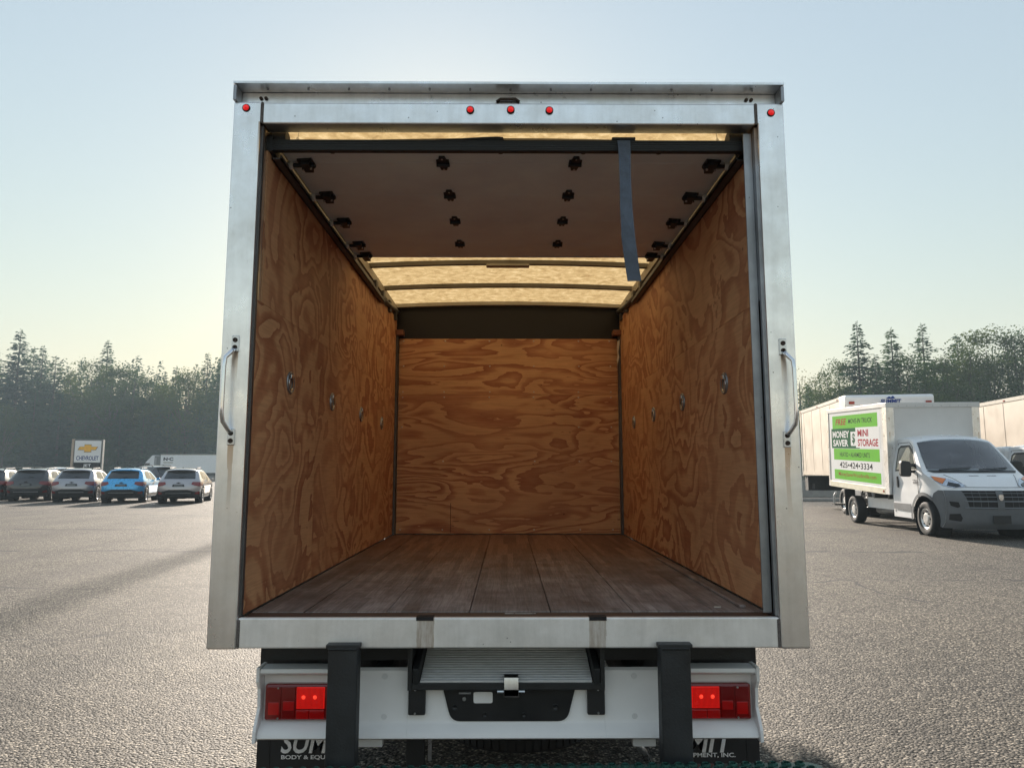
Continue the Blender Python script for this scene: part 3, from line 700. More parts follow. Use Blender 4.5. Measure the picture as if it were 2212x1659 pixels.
# plate carrier
def rounded(poly, r=.02, n=5):
    out = []
    for i, p in enumerate(poly):
        a = Vector(poly[i - 1]); b = Vector(p); c = Vector(poly[(i + 1) % len(poly)])
        rr = min(r, (a - b).length * .45, (c - b).length * .45)
        p0 = b + (a - b).normalized() * rr; p1 = b + (c - b).normalized() * rr
        for k in range(n + 1):
            t = k / n; q = p0.lerp(b, t).lerp(b.lerp(p1, t), t); out.append((q.x, q.y))
    return out
pc = MB(); pc.prism(rounded([(-.252, .60), (-.212, .452), (.224, .452), (.264, .60)], .035), lambda u, v, a: (u, a, v), 2.786, 2.797)
pco = pc.build('plate_carrier', 'plate_black', T, bevel=.002)
for x, z, r in ((-.198, .503, .011), (-.085, .476, .009), (.062, .476, .009), (.18, .503, .012), (-.01, .535, .006)):
    MB().lathe([(r, 0), (r, .003), (r * .8, .004), (r * .75, .001), (0, .0015)], (x, 2.786, z), (0, -1, 0), 16).build('boss', 'plate_black', pco, smooth=True)
pw = MB(); pw.prism(rounded([(-.128, .518), (-.056, .518), (-.056, .558), (-.128, .558)], .008), lambda u, v, a: (u, a, v), 2.7845, 2.79); pw.build('label_blank', 'white_panel', pco)
MB().box(-.183, -.138, 2.78, 2.79, .552, .558).build('clip', 'galvanised', pco, xf=None)
MB().lathe([(.007, 0), (.007, .004), (0, .004)], (-.163, 2.786, .533), (0, -1, 0), 12).build('screw', 'zinc', pco)
# pull-out ramp and its cradle
RX = Matrix.Translation((0, 2.742, .606)) @ Matrix.Rotation(R(15), 4, 'X')
dk = MB(); dk.box(-.327, .318, 0, .62, -.02, -.004); dko = dk.build('ramp', 'dark_recess', T, xf=RX)
for k in range(24):
    y = .001 + k * .0178; box('ramp_slat', 'ramp_alu', dko, -.325, .316, y, y + .0115, -.004, .005, bevel=.0015)
for x0, x1 in ((-.352, -.328), (.319, .343)): box('ramp_rail', 'black_steel', T, x0, x1, -.006, .62, -.03, .055, bevel=.004, xf=RX)
for x0, x1 in ((-.372, -.356), (.347, .363)): box('ramp_hanger', 'black_steel', T, x0, x1, 2.745, 3.3, .575, .765)
box('ramp_cross_bar', 'black_steel', T, -.355, .347, 2.738, 2.78, .578, .604, bevel=.003)
for s, x0, x1 in ((-1, -.372, -.308), (1, .300, .366)):
    br = MB(); br.box(x0, x1, 2.772, 2.793, .478, .604); o = br.build('ramp_bracket', 'black_plastic', T, bevel=.005)
    xx = x0 + .026 if s < 0 else x1 - .026
    for z in (.486, .57): MB().cyl((xx, 2.768, z), (xx, 2.773, z), .004, 8).build('rivet', 'zinc', o)
lt = MB(); lt.prism([(2.75, .632), (2.728, .625), (2.722, .60), (2.722, .562), (2.728, .562), (2.729, .598), (2.734, .618), (2.75, .626)], lambda u, v, a: (a, u, v), -.012, .040)
lto = lt.build('ramp_latch', 'zinc', T, auto=30)
box('latch_block', 'track_steel', lto, -.014, .042, 2.722, 2.75, .556, .586, bevel=.002)
MB().cyl((-.038, 2.735, .574), (.064, 2.735, .574), .006, 8).build('latch_pin', 'zinc', lto)
# mud flaps with the split lettering
for s, xa, xb in ((-1, -.988, -.61), (1, .615, .998)):
    fl = box('mud_flap', 'flap_rubber', T, xa, xb, 2.945, 2.957, .10, .752)
    xr = xa + .05 if s < 0 else xb - .05
    box('flap_crease', 'black_plastic', fl, xr - .0015, xr + .0015, 2.943, 2.946, .10, .74)
    if s < 0:
        text('lettering', 'SUM', 'flap_print', fl, (-.893, 2.942, .282), (1, 0, 0), (0, 0, 1), .188, .080, .02, .22)
        text('lettering', 'BODY & EQUI', 'flap_print', fl, (-.890, 2.942, .258), (1, 0, 0), (0, 0, 1), .180, .018, .02)
    else:
        text('lettering', 'MIT', 'flap_print', fl, (.711, 2.942, .282), (1, 0, 0), (0, 0, 1), .185, .080, .02, .22)
        text('lettering', 'PMENT, INC.', 'flap_print', fl, (.734, 2.942, .262), (1, 0, 0), (0, 0, 1), .167, .019, .02)
# spare wheel, chassis and rear axle
def tyre_profile(r, w, n=0):
    return [(r * .60, -w * .44), (r * .66, -w * .5), (r * .86, -w * .52), (r * .95, -w * .47), (r * .985, -w * .40), (r, -w * .2), (r, w * .2), (r * .985, w * .40), (r * .95, w * .47), (r * .86, w * .52), (r * .66, w * .5), (r * .60, w * .44)]
sp = MB(); sp.lathe(tyre_profile(.36, .215), (.055, 3.56, .27), (0, .03, 1), 48)
spo = sp.build('spare_tyre', 'rubber', T, smooth=True)
trd = MB()
for i in range(64):
    a = 2 * math.pi * i / 64
    for z0, ph in ((-.055, 0), (0, .5), (.055, 0)):
        A = a + ph * 2 * math.pi / 64
        xf = Matrix.Translation((.055 + math.cos(A) * .360, 3.56 + math.sin(A) * .360, .27 + z0)) @ Matrix.Rotation(A, 4, 'Z')
        trd.box(-.004, .005, -.0125, .0125, -.022, .022, xf)
trd.build('tread', 'rubber', spo)
MB().lathe([(.21, -.05), (.18, -.06), (.1, -.04), (0, -.04)], (.055, 3.56, .27), (0, 0, 1), 24).build('rim', 'black_steel', spo, smooth=True)
for x0, x1 in ((-.52, -.46), (.46, .52)): box('chassis_rail', 'black_steel', T, x0, x1, 2.83, 8.3, .50, .62)
box('tail_bracket', 'white_panel', T, -.575, -.475, 2.83, 2.86, .345, .395, bevel=.003)
box('tail_bracket', 'white_panel', T, .478, .565, 2.83, 2.86, .345, .395, bevel=.003)
MB().tube([(.50, 2.86, .35), (.53, 2.9, .30), (.56, 2.95, .24)], .014, 8).build('tow_eye', 'zinc', T, smooth=True)
for y in (3.5, 4.1, 4.7, 5.3, 5.9): box('cross_member', 'black_steel', T, -1.02, 1.03, y, y + .06, .66, .764)
for x0, x1 in ((-.94, -.38), (.372, .95)): box('rear_cross_member', 'black_steel', T, x0, x1, 2.86, 2.90, .655, .764)
box('heat_shield', 'black_plastic', T, -.33, .36, 3.05, 3.12, .33, .42)
MB().box(-.40, -.33, 2.95, 2.99, .16, .40).build('hitch_drop', 'black_steel', T)
MB().tube([(-.31, 2.98, .40), (-.31, 2.98, .24)], .008, 6).build('chain', 'zinc', T)

# marks of use
tl = MB(); tl.patch([(2.30, .944), (2.36, .958), (2.40, .950), (2.47, .962), (2.51, .966), (2.50, .945), (2.44, .938), (2.38, .944), (2.33, .935)], lambda u, v: (v, 5.982, u), .02); tl.build('torn_label', 'white_screw', T)
box('gouge', 'dark_recess', pf1, -.482, -.478, 6.0285, 6.031, .875, 1.12)
for (x, z, w) in ((-.47, 1.0, .03), (-.46, .97, .05), (-.47, .93, .02)): box('gouge', 'dark_recess', pf1, x, x + w, 6.0288, 6.031, z, z + .003)
box('wood_chip', 'white_screw', T, .80, .825, 2.81, 2.818, .861, .864)

# ------------------------------------------------------------------ vehicles: lofted shells
def cat(pts, s):
    n = len(pts); i = max(0, min(n - 2, int(s))); t = s - i
    p0, p1, p2, p3 = pts[max(i - 1, 0)], pts[i], pts[i + 1], pts[min(i + 2, n - 1)]
    k = .35                                                # tightened Catmull-Rom
    r = []
    for a, b, c, d in zip(p0, p1, p2, p3):
        m1 = (c - a) * k; m2 = (d - b) * k
        r.append((2 * t**3 - 3 * t**2 + 1) * b + (t**3 - 2 * t**2 + t) * m1 + (-2 * t**3 + 3 * t**2) * c + (t**3 - t**2) * m2)
    return r
class Shell:
    def __init__(s, C, E, W, ex=2.4): s.C, s.E, s.W, s.ex = C, E, W, ex
    def top(s, u, t, off=0):
        c = cat(s.C, u); e = cat(s.E, u); k = abs(t) ** s.ex
        p = Vector((t * s.W(e[0], e[1]), c[0] + (e[0] - c[0]) * k, c[1] + (e[1] - c[1]) * k))
        if off: p += s.nrm(u, t) * off
        return p
    def nrm(s, u, t):
        h = .02; a = s.top(min(u + h, len(s.C) - 1.001), t) - s.top(max(u - h, 0), t); b = s.top(u, min(1, t + h)) - s.top(u, max(-1, t - h))
        n = b.cross(a)
        n.normalize()
        q = s.top(u, t) - Vector((0, sum(c[0] for c in s.C) / len(s.C), .9))
        return n if n.dot(q) > 0 else -n
    def side(s, sg, off=0): return lambda y, z: Vector((sg * (s.W(y, z) + off), y, z))
    def body(s, wheels, zb, per=5, ts=12, screen=None, holes=()):
        m = MB(); n = len(s.C)
        us = [i / per for i in range((n - 1) * per + 1)]; us[-1] = n - 1.0001
        tt = [i / ts for i in range(-ts, ts + 1)]
        m.strip(lambda u, t: s.top(u, t), us, tt)
        if screen:
            nv = len(tt); m.f = [f for f in m.f if not (screen[0] < (us[f[0] // nv] + us[f[2] // nv]) / 2 < screen[1] and abs(tt[f[0] % nv] + tt[f[1] % nv]) / 2 < screen[2])]
        edge = [tuple(cat(s.E, u)) for u in us]
        bot = [(edge[-1][0], zb)] if edge[-1][1] > zb + .01 else []
        for (yc, zc, r) in sorted(wheels, reverse=edge[-1][0] > edge[0][0]):
            a0 = math.asin(max(-1, min(1, (zb - zc) / r)))
            arc = [(yc + r * math.cos(a), zc + r * math.sin(a)) for a in [a0 + (math.pi - 2 * a0) * k / 14 for k in range(15)]]
            bot += arc if edge[-1][0] > edge[0][0] else arc[::-1]
        ol = edge + bot
        for sg in (-1, 1): m.patch(ol, s.side(sg), .14, holes)
        for (yc, zc, r) in wheels:                          # dark wheel wells closed inside
            pass
        return m
def wheel(parent, c, r, w, rim, outer, kind='alloy', xf=None):
    t = MB().lathe(tyre_profile(r, w), c, (outer, 0, 0), 30).build('wheel', 'rubber', parent, smooth=True, xf=xf)
    o = w * .40
    rm = MB().lathe([(r * .62, o), (r * .60, o + .012), (r * .56, o + .006), (r * .50, o - .03), (r * .30, o - .012 if kind == 'alloy' else o + .012), (r * .17, o + .01), (0, o + .012)], c, (outer, 0, 0), 26).build('rim', rim, t, smooth=True)
    d = MB(); cc = Vector(c)
    n, rr, q = ((10, r * .40, r * .075) if kind == 'alloy' else (8, r * .41, r * .052))
    for i in range(n):
        a = 2 * math.pi * i / n; p = cc + Vector((outer * (o - .012), math.cos(a) * rr, math.sin(a) * rr))
        d.cyl(p, p + Vector((outer * .022, 0, 0)), q, 10)
    d.build('rim_opening', 'dark_recess', t)
    return t
VC = [(.10, .22), (.02, .34), (-.01, .60), (.0, .84), (.05, .98), (.12, 1.06), (.40, 1.25), (.74, 1.40), (1.12, 1.76), (1.50, 2.10), (1.70, 2.20), (2.02, 2.24), (2.42, 2.25)]
VE = [(.46, .22), (.38, .34), (.34, .60), (.34, .84), (.38, .98), (.46, 1.07), (.70, 1.24), (.98, 1.39), (1.30, 1.72), (1.62, 2.03), (1.78, 2.11), (2.06, 2.15), (2.42, 2.16)]
def VW(y, z):
    w = 1.02 if z < 1.30 else 1.02 - .20 * ((z - 1.30) / .9) ** 1.25
    if y < 1.0: w -= .15 * ((1.0 - y) / .7) ** 2
    if .95 < z < 1.3: w -= .02 * math.sin((z - .95) / .35 * math.pi)
    return w
VAN = Shell(VC, VE, VW, 2.6)
def cab(root, xf=None, detail=True):
    s = VAN; B = lambda m, n, mt, p=root, **k: m.build(n, mt, p, xf=xf if p is root else None, **k)
    wy, wz, wr = .98, .37, .37
    body = B(s.body([(wy, wz, .50)], .34, screen=(7.15, 8.95, .88), holes=[[(1.66, 1.45), (2.22, 1.44), (2.23, 1.91), (2.15, 1.955), (1.78, 1.955), (1.66, 1.87)]]), 'cab_body', 'white_paint', weld=True, auto=38)
    bk = MB(); ol = [(-.98, .34), (.98, .34), (1.0, 1.3), (.84, 2.1), (.5, 2.22), (-.5, 2.22), (-.84, 2.1), (-1.0, 1.3)]
    bk.patch(ol, lambda u, v: (u, 2.41, v), .3); B(bk, 'cab_back', 'white_paint')
    for sg in (-1, 1):
        well = MB(); well.lathe([(.49, 0), (.49, .3), (0, .3)], (sg * .995, wy, wz), (-sg, 0, 0), 20)
        B(well, 'wheel_well', 'dark_recess')
    # bumper: lower front, wrapping to the arches
    bp = MB(); us = [i * .2 for i in range(0, 22)]; tt = [i / 12 for i in range(-12, 13)]
    bp.strip(lambda u, t: s.top(u, t, .012), us, tt)
    top = lambda y: 1.02 if y < .46 else 1.02
    for sg in (-1, 1):
        edge = [tuple(cat(s.E, u)) for u in us]
        arc = [(wy + .50 * math.cos(a), wz + .50 * math.sin(a)) for a in [R(125) + (R(183) - R(125)) * k / 9 for k in range(10)]]
        bp.patch(edge[::-1] + [(.50, .24)] + arc[::-1] + [(.62, .93), (.5, 1.0)], s.side(sg, .012), .1)
    bmp = B(bp, 'bumper', 'charcoal_plastic', smooth=True)
    for sg in (-1, 1):                                     # arch flare
        fl = MB(); arc = lambda rr: [(wy + rr * math.cos(a), wz + rr * math.sin(a)) for a in [R(-5) + R(133) * k / 14 for k in range(15)]]
        fl.patch(arc(.57) + arc(.495)[::-1], s.side(sg, .02), .06); B(fl, 'arch_flare', 'charcoal_plastic', smooth=True)
    # grille
    gr = MB(); gr.patch([(2.15, -.62), (4.15, -.72), (4.15, .72), (2.15, .62)], lambda u, t: s.top(u, t, .016), .12)
    go = B(gr, 'grille', 'dark_recess')
    for u in (2.18, 2.66, 3.14, 3.58, 3.98):
        sl_ = MB(); sl_.strip(lambda t, k: s.top(u + .10 * k, t, .030 - .012 * k), [i / 14 * .70 for i in range(-14, 15)], (0, 1)); sl_.build('grille_slat', 'charcoal_plastic', go, smooth=True)
    for t in (-.55, -.41, -.27, .27, .41, .55):
        MB().strip(lambda u, k: s.top(u, t + .006 * k, .022), [2.18 + .1 * i for i in range(20)], (0, 1)).build('grille_bar', 'charcoal_plastic', go)
    cbx = MB(); cbx.strip(lambda u, t: s.top(u, t, .034), [2.15 + .1 * i for i in range(21)], [-.075, -.04, 0, .04, .075]); cbo = cbx.build('grille_centre', 'charcoal_plastic', go)
    em = MB(); em.prism([(-.05, .05), (0, .062), (.05, .05), (.047, -.01), (.03, -.045), (0, -.065), (-.03, -.045), (-.047, -.01)], lambda u, v, a: (u, -.045 - a, .86 + v), 0, .012)
    em.prism([(-.02, .03), (.02, .03), (.026, -.005), (0, -.04), (-.026, -.005)], lambda u, v, a: (u, -.057 - a, .86 + v), 0, .006)
    em.build('emblem', 'chrome', go)
    for sg in (-1, 1):
        MB().patch([(2.35, sg * .93), (2.2, sg * .82), (2.3, sg * .78), (2.62, sg * .80), (2.68, sg * .95)], lambda u, t: s.top(u, t, .018), .08).build('fog_recess', 'dark_recess', bmp)
        MB().patch([(1.25, sg * .95), (1.15, sg * .76), (1.4, sg * .74), (1.7, sg * .78), (1.65, sg * .95)], lambda u, t: s.top(u, t, .018), .08).build('fog_recess', 'dark_recess', bmp)
    pl = MB(); pl.prism([(-.17, .34), (.17, .34), (.17, .50), (-.17, .50)], lambda u, v, a: (u, -.03 - a, v), 0, .01); pl.build('plate_holder', 'black_plastic', bmp)
    # glass
    ws = MB(); ws.patch([(7.02, -.90), (7.02, .90), (8.0, .935), (9.05, .90), (9.12, .6), (9.14, 0), (9.12, -.6), (9.05, -.90), (8.0, -.935)], lambda u, t: s.top(u, t, .008), .1)
    wso = B(ws, 'windscreen', 'clear_glass', smooth=True)
    cw = MB(); cw.patch([(6.78, -.84), (6.74, 0), (6.78, .84), (7.08, .93), (7.04, 0), (7.08, -.93)], lambda u, t: s.top(u, t, .010), .1); cw.build('cowl', 'black_plastic', wso, smooth=True)
    for (t0, t1) in ((-.72, -.10), (.05, .70)):
        MB().tube([s.top(7.05 + .16 * k / 5, t0 + (t1 - t0) * k / 5, .03) for k in range(6)], .012, 6).build('wiper', 'black_plastic', wso)
    for sg in (-1, 1):
        F = s.side(sg, .006)
        wd = B(MB().patch([(1.22, 1.42), (2.26, 1.40), (2.28, 1.93), (2.18, 2.0), (1.74, 2.0), (1.55, 1.86)], F, .12, [[(1.66, 1.45), (2.22, 1.44), (2.23, 1.91), (2.15, 1.955), (1.78, 1.955), (1.66, 1.87)]]), 'side_window', 'black_plastic', smooth=True)
        MB().patch([(1.66, 1.45), (2.23, 1.44), (2.24, 1.92), (2.16, 1.965), (1.77, 1.965), (1.66, 1.88)], s.side(sg, .003), .12).build('pane', 'clear_glass', wd, smooth=True)
        MB().patch([(1.30, 1.45), (1.63, 1.45), (1.63, 1.86), (1.56, 1.82)], s.side(sg, .010), .12).build('pane', 'dark_glass', wd, smooth=True)
        for pts in ([(1.20, .40), (1.20, 1.36), (1.30, 1.40), (1.62, 1.96), (1.78, 2.06), (2.28, 2.06)], [(2.33, .45), (2.33, 2.06)]):
            MB().tube([F(*p) for p in pts], .006, 5).build('door_gap', 'dark_recess', body)
        # lower trim
        tr = MB(); tr.patch([(1.52, .50), (2.38, .52), (2.38, .66), (1.52, .66)], s.side(sg, .022), .1); B(tr, 'side_trim', 'charcoal_plastic')
        hn = MB(); hn.box(sg * (1.02) - .02, sg * 1.02 + .02, 2.12, 2.17, 1.02, 1.28); B(hn, 'door_handle', 'black_plastic', bevel=.008)
        # headlamp
        hl = MB()
        hl.patch([(4.75, sg * .80), (5.0, sg * .60), (5.35, sg * .58), (5.9, sg * .74), (6.35, sg * .965), (5.7, sg * .985), (5.2, sg * .95)], lambda u, t: s.top(u, t, .012), .07)
        ho = B(hl, 'headlamp', 'lamp_chrome', smooth=True)
        MB().patch([(5.85, sg * .78), (6.30, sg * .955), (5.75, sg * .98), (5.35, sg * .93)], lambda u, t: s.top(u, t, .020), .06).build('indicator_lens', 'amber', ho, smooth=True)
        MB().patch([(4.9, sg * .76), (5.1, sg * .66), (5.35, sg * .66), (5.55, sg * .80), (5.2, sg * .88)], lambda u, t: s.top(u, t, .018), .06).build('lamp_bowl', 'dark_glass', ho, smooth=True)
        # mirror
        mr = MB(); mx = sg * 1.20
        mr.prism(rounded([(mx - .115, 1.28), (mx + .115, 1.27), (mx + .12, 1.62), (mx - .10, 1.64)], .07), lambda u, v, a: (u, a, v), 1.30, 1.43)
        mo = B(mr, 'mirror', 'black_plastic', bevel=.025)
        MB().box(min(sg * .95, sg * 1.1), max(sg * .95, sg * 1.1), 1.33, 1.41, 1.50, 1.57).build('mirror_arm', 'black_plastic', mo)
        MB().box(min(sg * .95, sg * 1.1), max(sg * .95, sg * 1.1), 1.33, 1.41, 1.36, 1.42).build('mirror_arm', 'black_plastic', mo)
        wheel(root, (sg * .90, wy, wz), wr, .24, 'steel_wheel', sg, 'steel', xf)
    for t in (-.72, -.2, 0, .2, .72):
        p = s.top(10.1, t); B(MB().lathe([(.035, 0), (.03, .02), (0, .028)], p, (0, -.1, 1), 10), 'roof_marker', 'white_paint', smooth=True)
    vt = MB()
    for t0 in (-.28, .08):
        for k in range(12): vt.strip(lambda u, t: s.top(u, t, .004), [6.32, 6.42], [t0 + k * .016, t0 + k * .016 + .008])
    B(vt, 'hood_vent', 'dark_recess')
    gp = MB()
    for t in (-.56, .56): gp.tube([s.top(5.15 + .28 * k, t + (.03 if t > 0 else -.03) * k, .004) for k in range(6)], .004, 5)
    gp.tube([s.top(5.0, t / 10, .004) for t in range(-6, 7)], .005, 5); gp.build('hood_gap', 'dark_recess', body)
    # cabin
    B(MB().prism([(.80, 1.02), (.84, 1.36), (1.25, 1.37), (1.42, 1.26), (1.40, 1.0)], lambda u, v, a: (a, u, v), -.90, .90), 'dashboard', 'dash_plastic', bevel=.03)
    B(MB().lathe([(.18, -.012), (.2, 0), (.18, .012), (.165, 0), (.18, -.012)], (.42, 1.50, 1.36), (0, .8, .45), 22), 'steering_wheel', 'dash_plastic', smooth=True)
    for x in (-.45, .42):
        st_ = B(MB().box(x - .25, x + .25, 1.72, 2.25, .78, .98), 'seat', 'seat_cloth', bevel=.06)
        MB().prism(rounded([(2.12, .95), (2.28, .95), (2.38, 1.55), (2.24, 1.55)], .05), lambda u, v, a: (a, u, v), x - .24, x + .24).build('backrest', 'seat_cloth', st_, bevel=.04)
        MB().prism(rounded([(2.25, 1.58), (2.36, 1.58), (2.38, 1.80), (2.28, 1.80)], .04), lambda u, v, a: (a, u, v), x - .13, x + .13).build('headrest', 'seat_cloth', st_, bevel=.03)
    B(MB().box(-.95, .95, .9, 2.38, .50, .56), 'cab_floor', 'dash_plastic')
    B(MB().patch([(-.86, .5), (.86, .5), (.86, 1.95), (.7, 2.1), (-.7, 2.1), (-.86, 1.95)], lambda u, v: (u, 2.395, v), .4), 'cab_trim', 'seat_cloth')
    return body
# the storage company's van
V = empty('box_van', (10.06, 14.55, 0), R(-4.5))
tag(V, 'white box van with green storage banner on its side, facing the camera', 'van')
vb = cab(V)
def side_text(name, body, mat, parent, y_right, z, width, height, bold=0, shear=0, x=-1.0, proud=.0):
    # written on the face that looks to local -x; read with U = -y
    return text(name, body, mat, parent, (x, y_right, z), (0, -1, 0), (0, 0, 1), width, height, bold, shear, proud)
side_text('badge', '3500', 'print_black', vb, 1.42, 1.115, .20, .055, .03, x=-1.022)
side_text('badge', 'ProMaster', 'print_black', vb, 1.42, 1.18, .20, .035, .02, x=-1.022)
TILT = Matrix.Translation((0, 2.46, .86)) @ Matrix.Rotation(R(2.3), 4, 'X')
bx = MB().box(-1.08, 1.08, 0, 3.82, 0, 2.17).build('cargo_box', 'box_white', V, xf=TILT)
for x0, x1 in ((-1.088, -.90), (.90, 1.088)):
    box('corner_post', 'aluminium', bx, x0, x1, -.012, .05, -.02, 2.10, bevel=.02)
box('corner_post', 'aluminium', bx, -1.092, -1.07, -.012, .20, -.02, 2.10)
box('rear_edge', 'aluminium', bx, -1.092, -1.07, 3.74, 3.84, -.02, 2.19)
box('top_rail', 'box_white', bx, -1.094, 1.094, -.02, .06, 2.07, 2.19, bevel=.01)
box('top_rail', 'box_white', bx, -1.096, -1.07, .05, 3.82, 2.08, 2.19, bevel=.006)
box('bottom_rail', 'yellow_trim', bx, -1.094, -1.07, .19, 3.75, -.03, .13, bevel=.006)
box('marker_light', 'print_rust', bx, -1.099, -1.09, .25, .32, .02, .07)
for i in range(9): MB().cyl((-.8 + i * .2, -.02, 2.11), (-.8 + i * .2, -.03, 2.11), .008, 6).build('rivet', 'galvanised', bx)
def bpan(nm, mat, y0, y1, z0, z1, t): return box(nm, mat, bx, -1.08 - t, -1.0801, y0, y1, z0, z1)
bpan('banner', 'banner_white', .34, 3.62, .17, 2.05, .0006)
bpan('banner_band', 'green_band', .50, 3.45, 1.62, 1.98, .0012)
bpan('banner_band', 'dark_green', 1.62, 3.55, 1.07, 1.62, .0018)
bpan('banner_band', 'banner_white', .40, 1.85, 1.09, 1.63, .0024)
bpan('banner_band', 'green_band', .45, 3.42, .745, 1.06, .0012)
bpan('banner_band', 'green_band', .42, 3.42, .20, .47, .0012)
bpan('logo_tile', 'banner_white', 1.80, 2.18, 1.14, 1.52, .0030)
def bt(s_, mat, yr, z, w, h, b=.02, sh=0): return side_text('lettering', s_, mat, bx, yr, z, w, h, b, sh, x=-1.08 - (.0036 if s_ == '$' else .0030 if mat == 'print_red' and s_ != 'FREE' else .0024 if s_ in ('MONEY', 'SAVER') else .0018))
bt('FREE', 'print_red', 3.22, 1.72, .78, .17, .02, .25)
bt('MOVE-IN TRUCK', 'print_black', 2.32, 1.745, 1.52, .125, .012, .2)
bt('MONEY', 'banner_white', 3.46, 1.36, 1.18, .19, .03); bt('SAVER', 'banner_white', 3.44, 1.12, 1.08, .19, .03)
bt('$', 'dark_green', 2.09, 1.18, .20, .30, .03)
bt('MiNI', 'print_red', 1.72, 1.39, .66, .18, .03); bt('STORAGE', 'print_red', 1.72, 1.13, 1.22, .19, .03)
bt('HEATED \u2022 ALARMED UNITS', 'print_black', 2.98, .84, 1.96, .12, .008)
bt('425\u2022424\u20223334', 'print_black', 3.02, .53, 2.14, .16, .012)
bt('MoneySaverWoodinville.com', 'print_rust', 3.12, .27, 2.42, .14, .005)
for (sg) in (-1, 1):
    wheel(V, (sg * .86, 4.95, .37), .37, .24, 'steel_wheel', sg, 'steel')
    box('mud_flap', 'flap_rubber', V, sg * .86 - .14, sg * .86 + .14, 5.42, 5.45, .18, .90)
for x0, x1 in ((-.62, -.50), (.50, .62)): box('chassis_rail', 'white_panel', V, x0, x1, 2.45, 6.2, .50, .66)
box('frame_side', 'white_panel', V, -.80, -.76, 2.45, 4.4, .46, .72)
for y in (2.8, 3.6): box('outrigger', 'black_steel', V, -.95, .95, y, y + .08, .72, .88)
MB().cyl((-.55, 3.3, .42), (-.55, 4.3, .40), .10, 12).build('exhaust', 'galvanised', V, smooth=True)
box('axle', 'black_steel', V, -.8, .8, 4.90, 5.0, .30, .42)
rb = MB(); rb.tube([(-.95, 6.2, .80), (-.95, 6.35, .70), (-.95, 6.4, .50), (-.90, 6.42, .46)], .03, 8); rb.build('rear_guard', 'white_panel', V, smooth=True)
box('rear_step', 'black_steel', V, -1.0, 1.0, 6.2, 6.45, .42, .47)

# two larger box trucks behind it
def big_truck(name, loc, rz, label, L, wid, z0, z1, boxmat, cap=True):
    t = empty(name, loc, rz); tag(t, label, 'box truck')
    h = wid / 2
    b = MB().box(-h, h, 0, L, z0, z1).build('cargo_box', boxmat, t)
    box('top_rail', 'rail_paint', b, -h - .015, -h + .02, 0, L, z1 - .10, z1 + .015)
    box('bottom_rail', boxmat, b, -h - .015, -h + .02, 0, L, z0 - .02, z0 + .14)
    box('rear_frame', 'aluminium', b, -h - .02, h + .02, L - .10, L + .02, z0 - .05, z1 + .02)
    for k in range(1, int(L / 1.22) + 1): box('panel_seam', boxmat, b, -h - .006, -h + .01, k * 1.22 - .008, k * 1.22 + .008, z0 + .13, z1 - .1)
    for y in (.15, L * .5, L - .18): box('marker_light', 'print_rust', b, -h - .025, -h, y, y + .09, z1 - .08, z1 - .04)
    if cap:
        c = MB(); c.prism([(0, z1 - .62), (-.55, z1 - .52), (-.72, z1 - .30), (-.74, z1 - .06), (-.66, z1 + .02), (0, z1 + .02)], lambda u, v, a: (a, u, v), -h - .02, h + .02)
        co = c.build('nose_cap', 'white_paint', t, bevel=.04)
        text('lettering', 'SUMMIT', 'print_blue', co, (-.28, -.765, z1 - .27), (1, 0, 0), (0, 0, 1), .62, .13, .04, .15)
        MB().prism([(-.12, 0), (-.02, .07), (.03, .04), (.10, .09), (.16, 0)], lambda u, v, a: (u, -.764 - a, z1 - .12 + v), 0, .004).build('logo_mark', 'print_blue', co)
        for s in (-1, 1): box('marker_light', 'print_rust', co, s * (h - .16) - .08, s * (h - .16) + .08, -.772, -.73, z1 - .28, z1 - .20)
    cab(t, Matrix.Translation((0, -2.0 if cap else -2.43, .12)) @ Matrix.Diagonal((1.02, .82 if cap else 1, 1.02, 1)), False)
    for s in (-1, 1): wheel(t, (s * (h - .28), L - (5.1 if cap else 1.6), .42), .42, .5, 'steel_wheel', s, 'steel')
    for x0, x1 in ((-.5, -.4), (.4, .5)): box('chassis_rail', 'black_steel', t, x0, x1, 0, L, z0 - .40, z0 - .10)
    box('lift_gate', 'black_steel', t, -h + .05, h - .05, L - .5, L - .05, z0 - .62, z0 - .06)
    for s in (-1, 1): box('lift_arm', 'black_steel', t, s * (h - .25) - .05, s * (h - .25) + .05, L - .9, L + .1, z0 - .55, z0 - .35)
    return t
big_truck('box_truck', (12.35, 23.15, 0), R(-9.5), 'tall box truck with white nose cap, parked behind the banner van', 5.4, 2.62, 1.28, 3.83, 'warm_box')
big_truck('box_truck', (16.9, 19.0, 0), R(-8), 'long pale box truck at the right edge of the photo', 7.0, 2.6, 1.2, 3.72, 'warm_box', cap=False)
# white pick-up next to the van, only its cab corner shows
PK = empty('work_van', (13.35, 15.6, 0), R(-6)); tag(PK, 'white work van cut off by the right edge, beside the banner van', 'van')
cab(PK, Matrix.Diagonal((.95, .95, .93, 1)), False)
MB().box(-.95, .95, 2.3, 5.2, .45, 2.03).build('rear_body', 'white_paint', PK, bevel=.12)
for s in (-1, 1): wheel(PK, (s * .82, 4.4, .36), .36, .24, 'steel_wheel', s, 'steel')
# the cab in front of the open truck (faces away)
cab(T, Matrix.Translation((.005, 8.58, 0)) @ Matrix.Rotation(math.pi, 4, 'Z') @ Matrix.Diagonal((.93, 1, 1, 1)), False)
for s in (-1, 1): wheel(T, (s * .86, 4.45, .37), .37, .24, 'steel_wheel', s, 'steel')
box('axle', 'black_steel', T, -.8, .8, 4.4, 4.5, .30, .42)

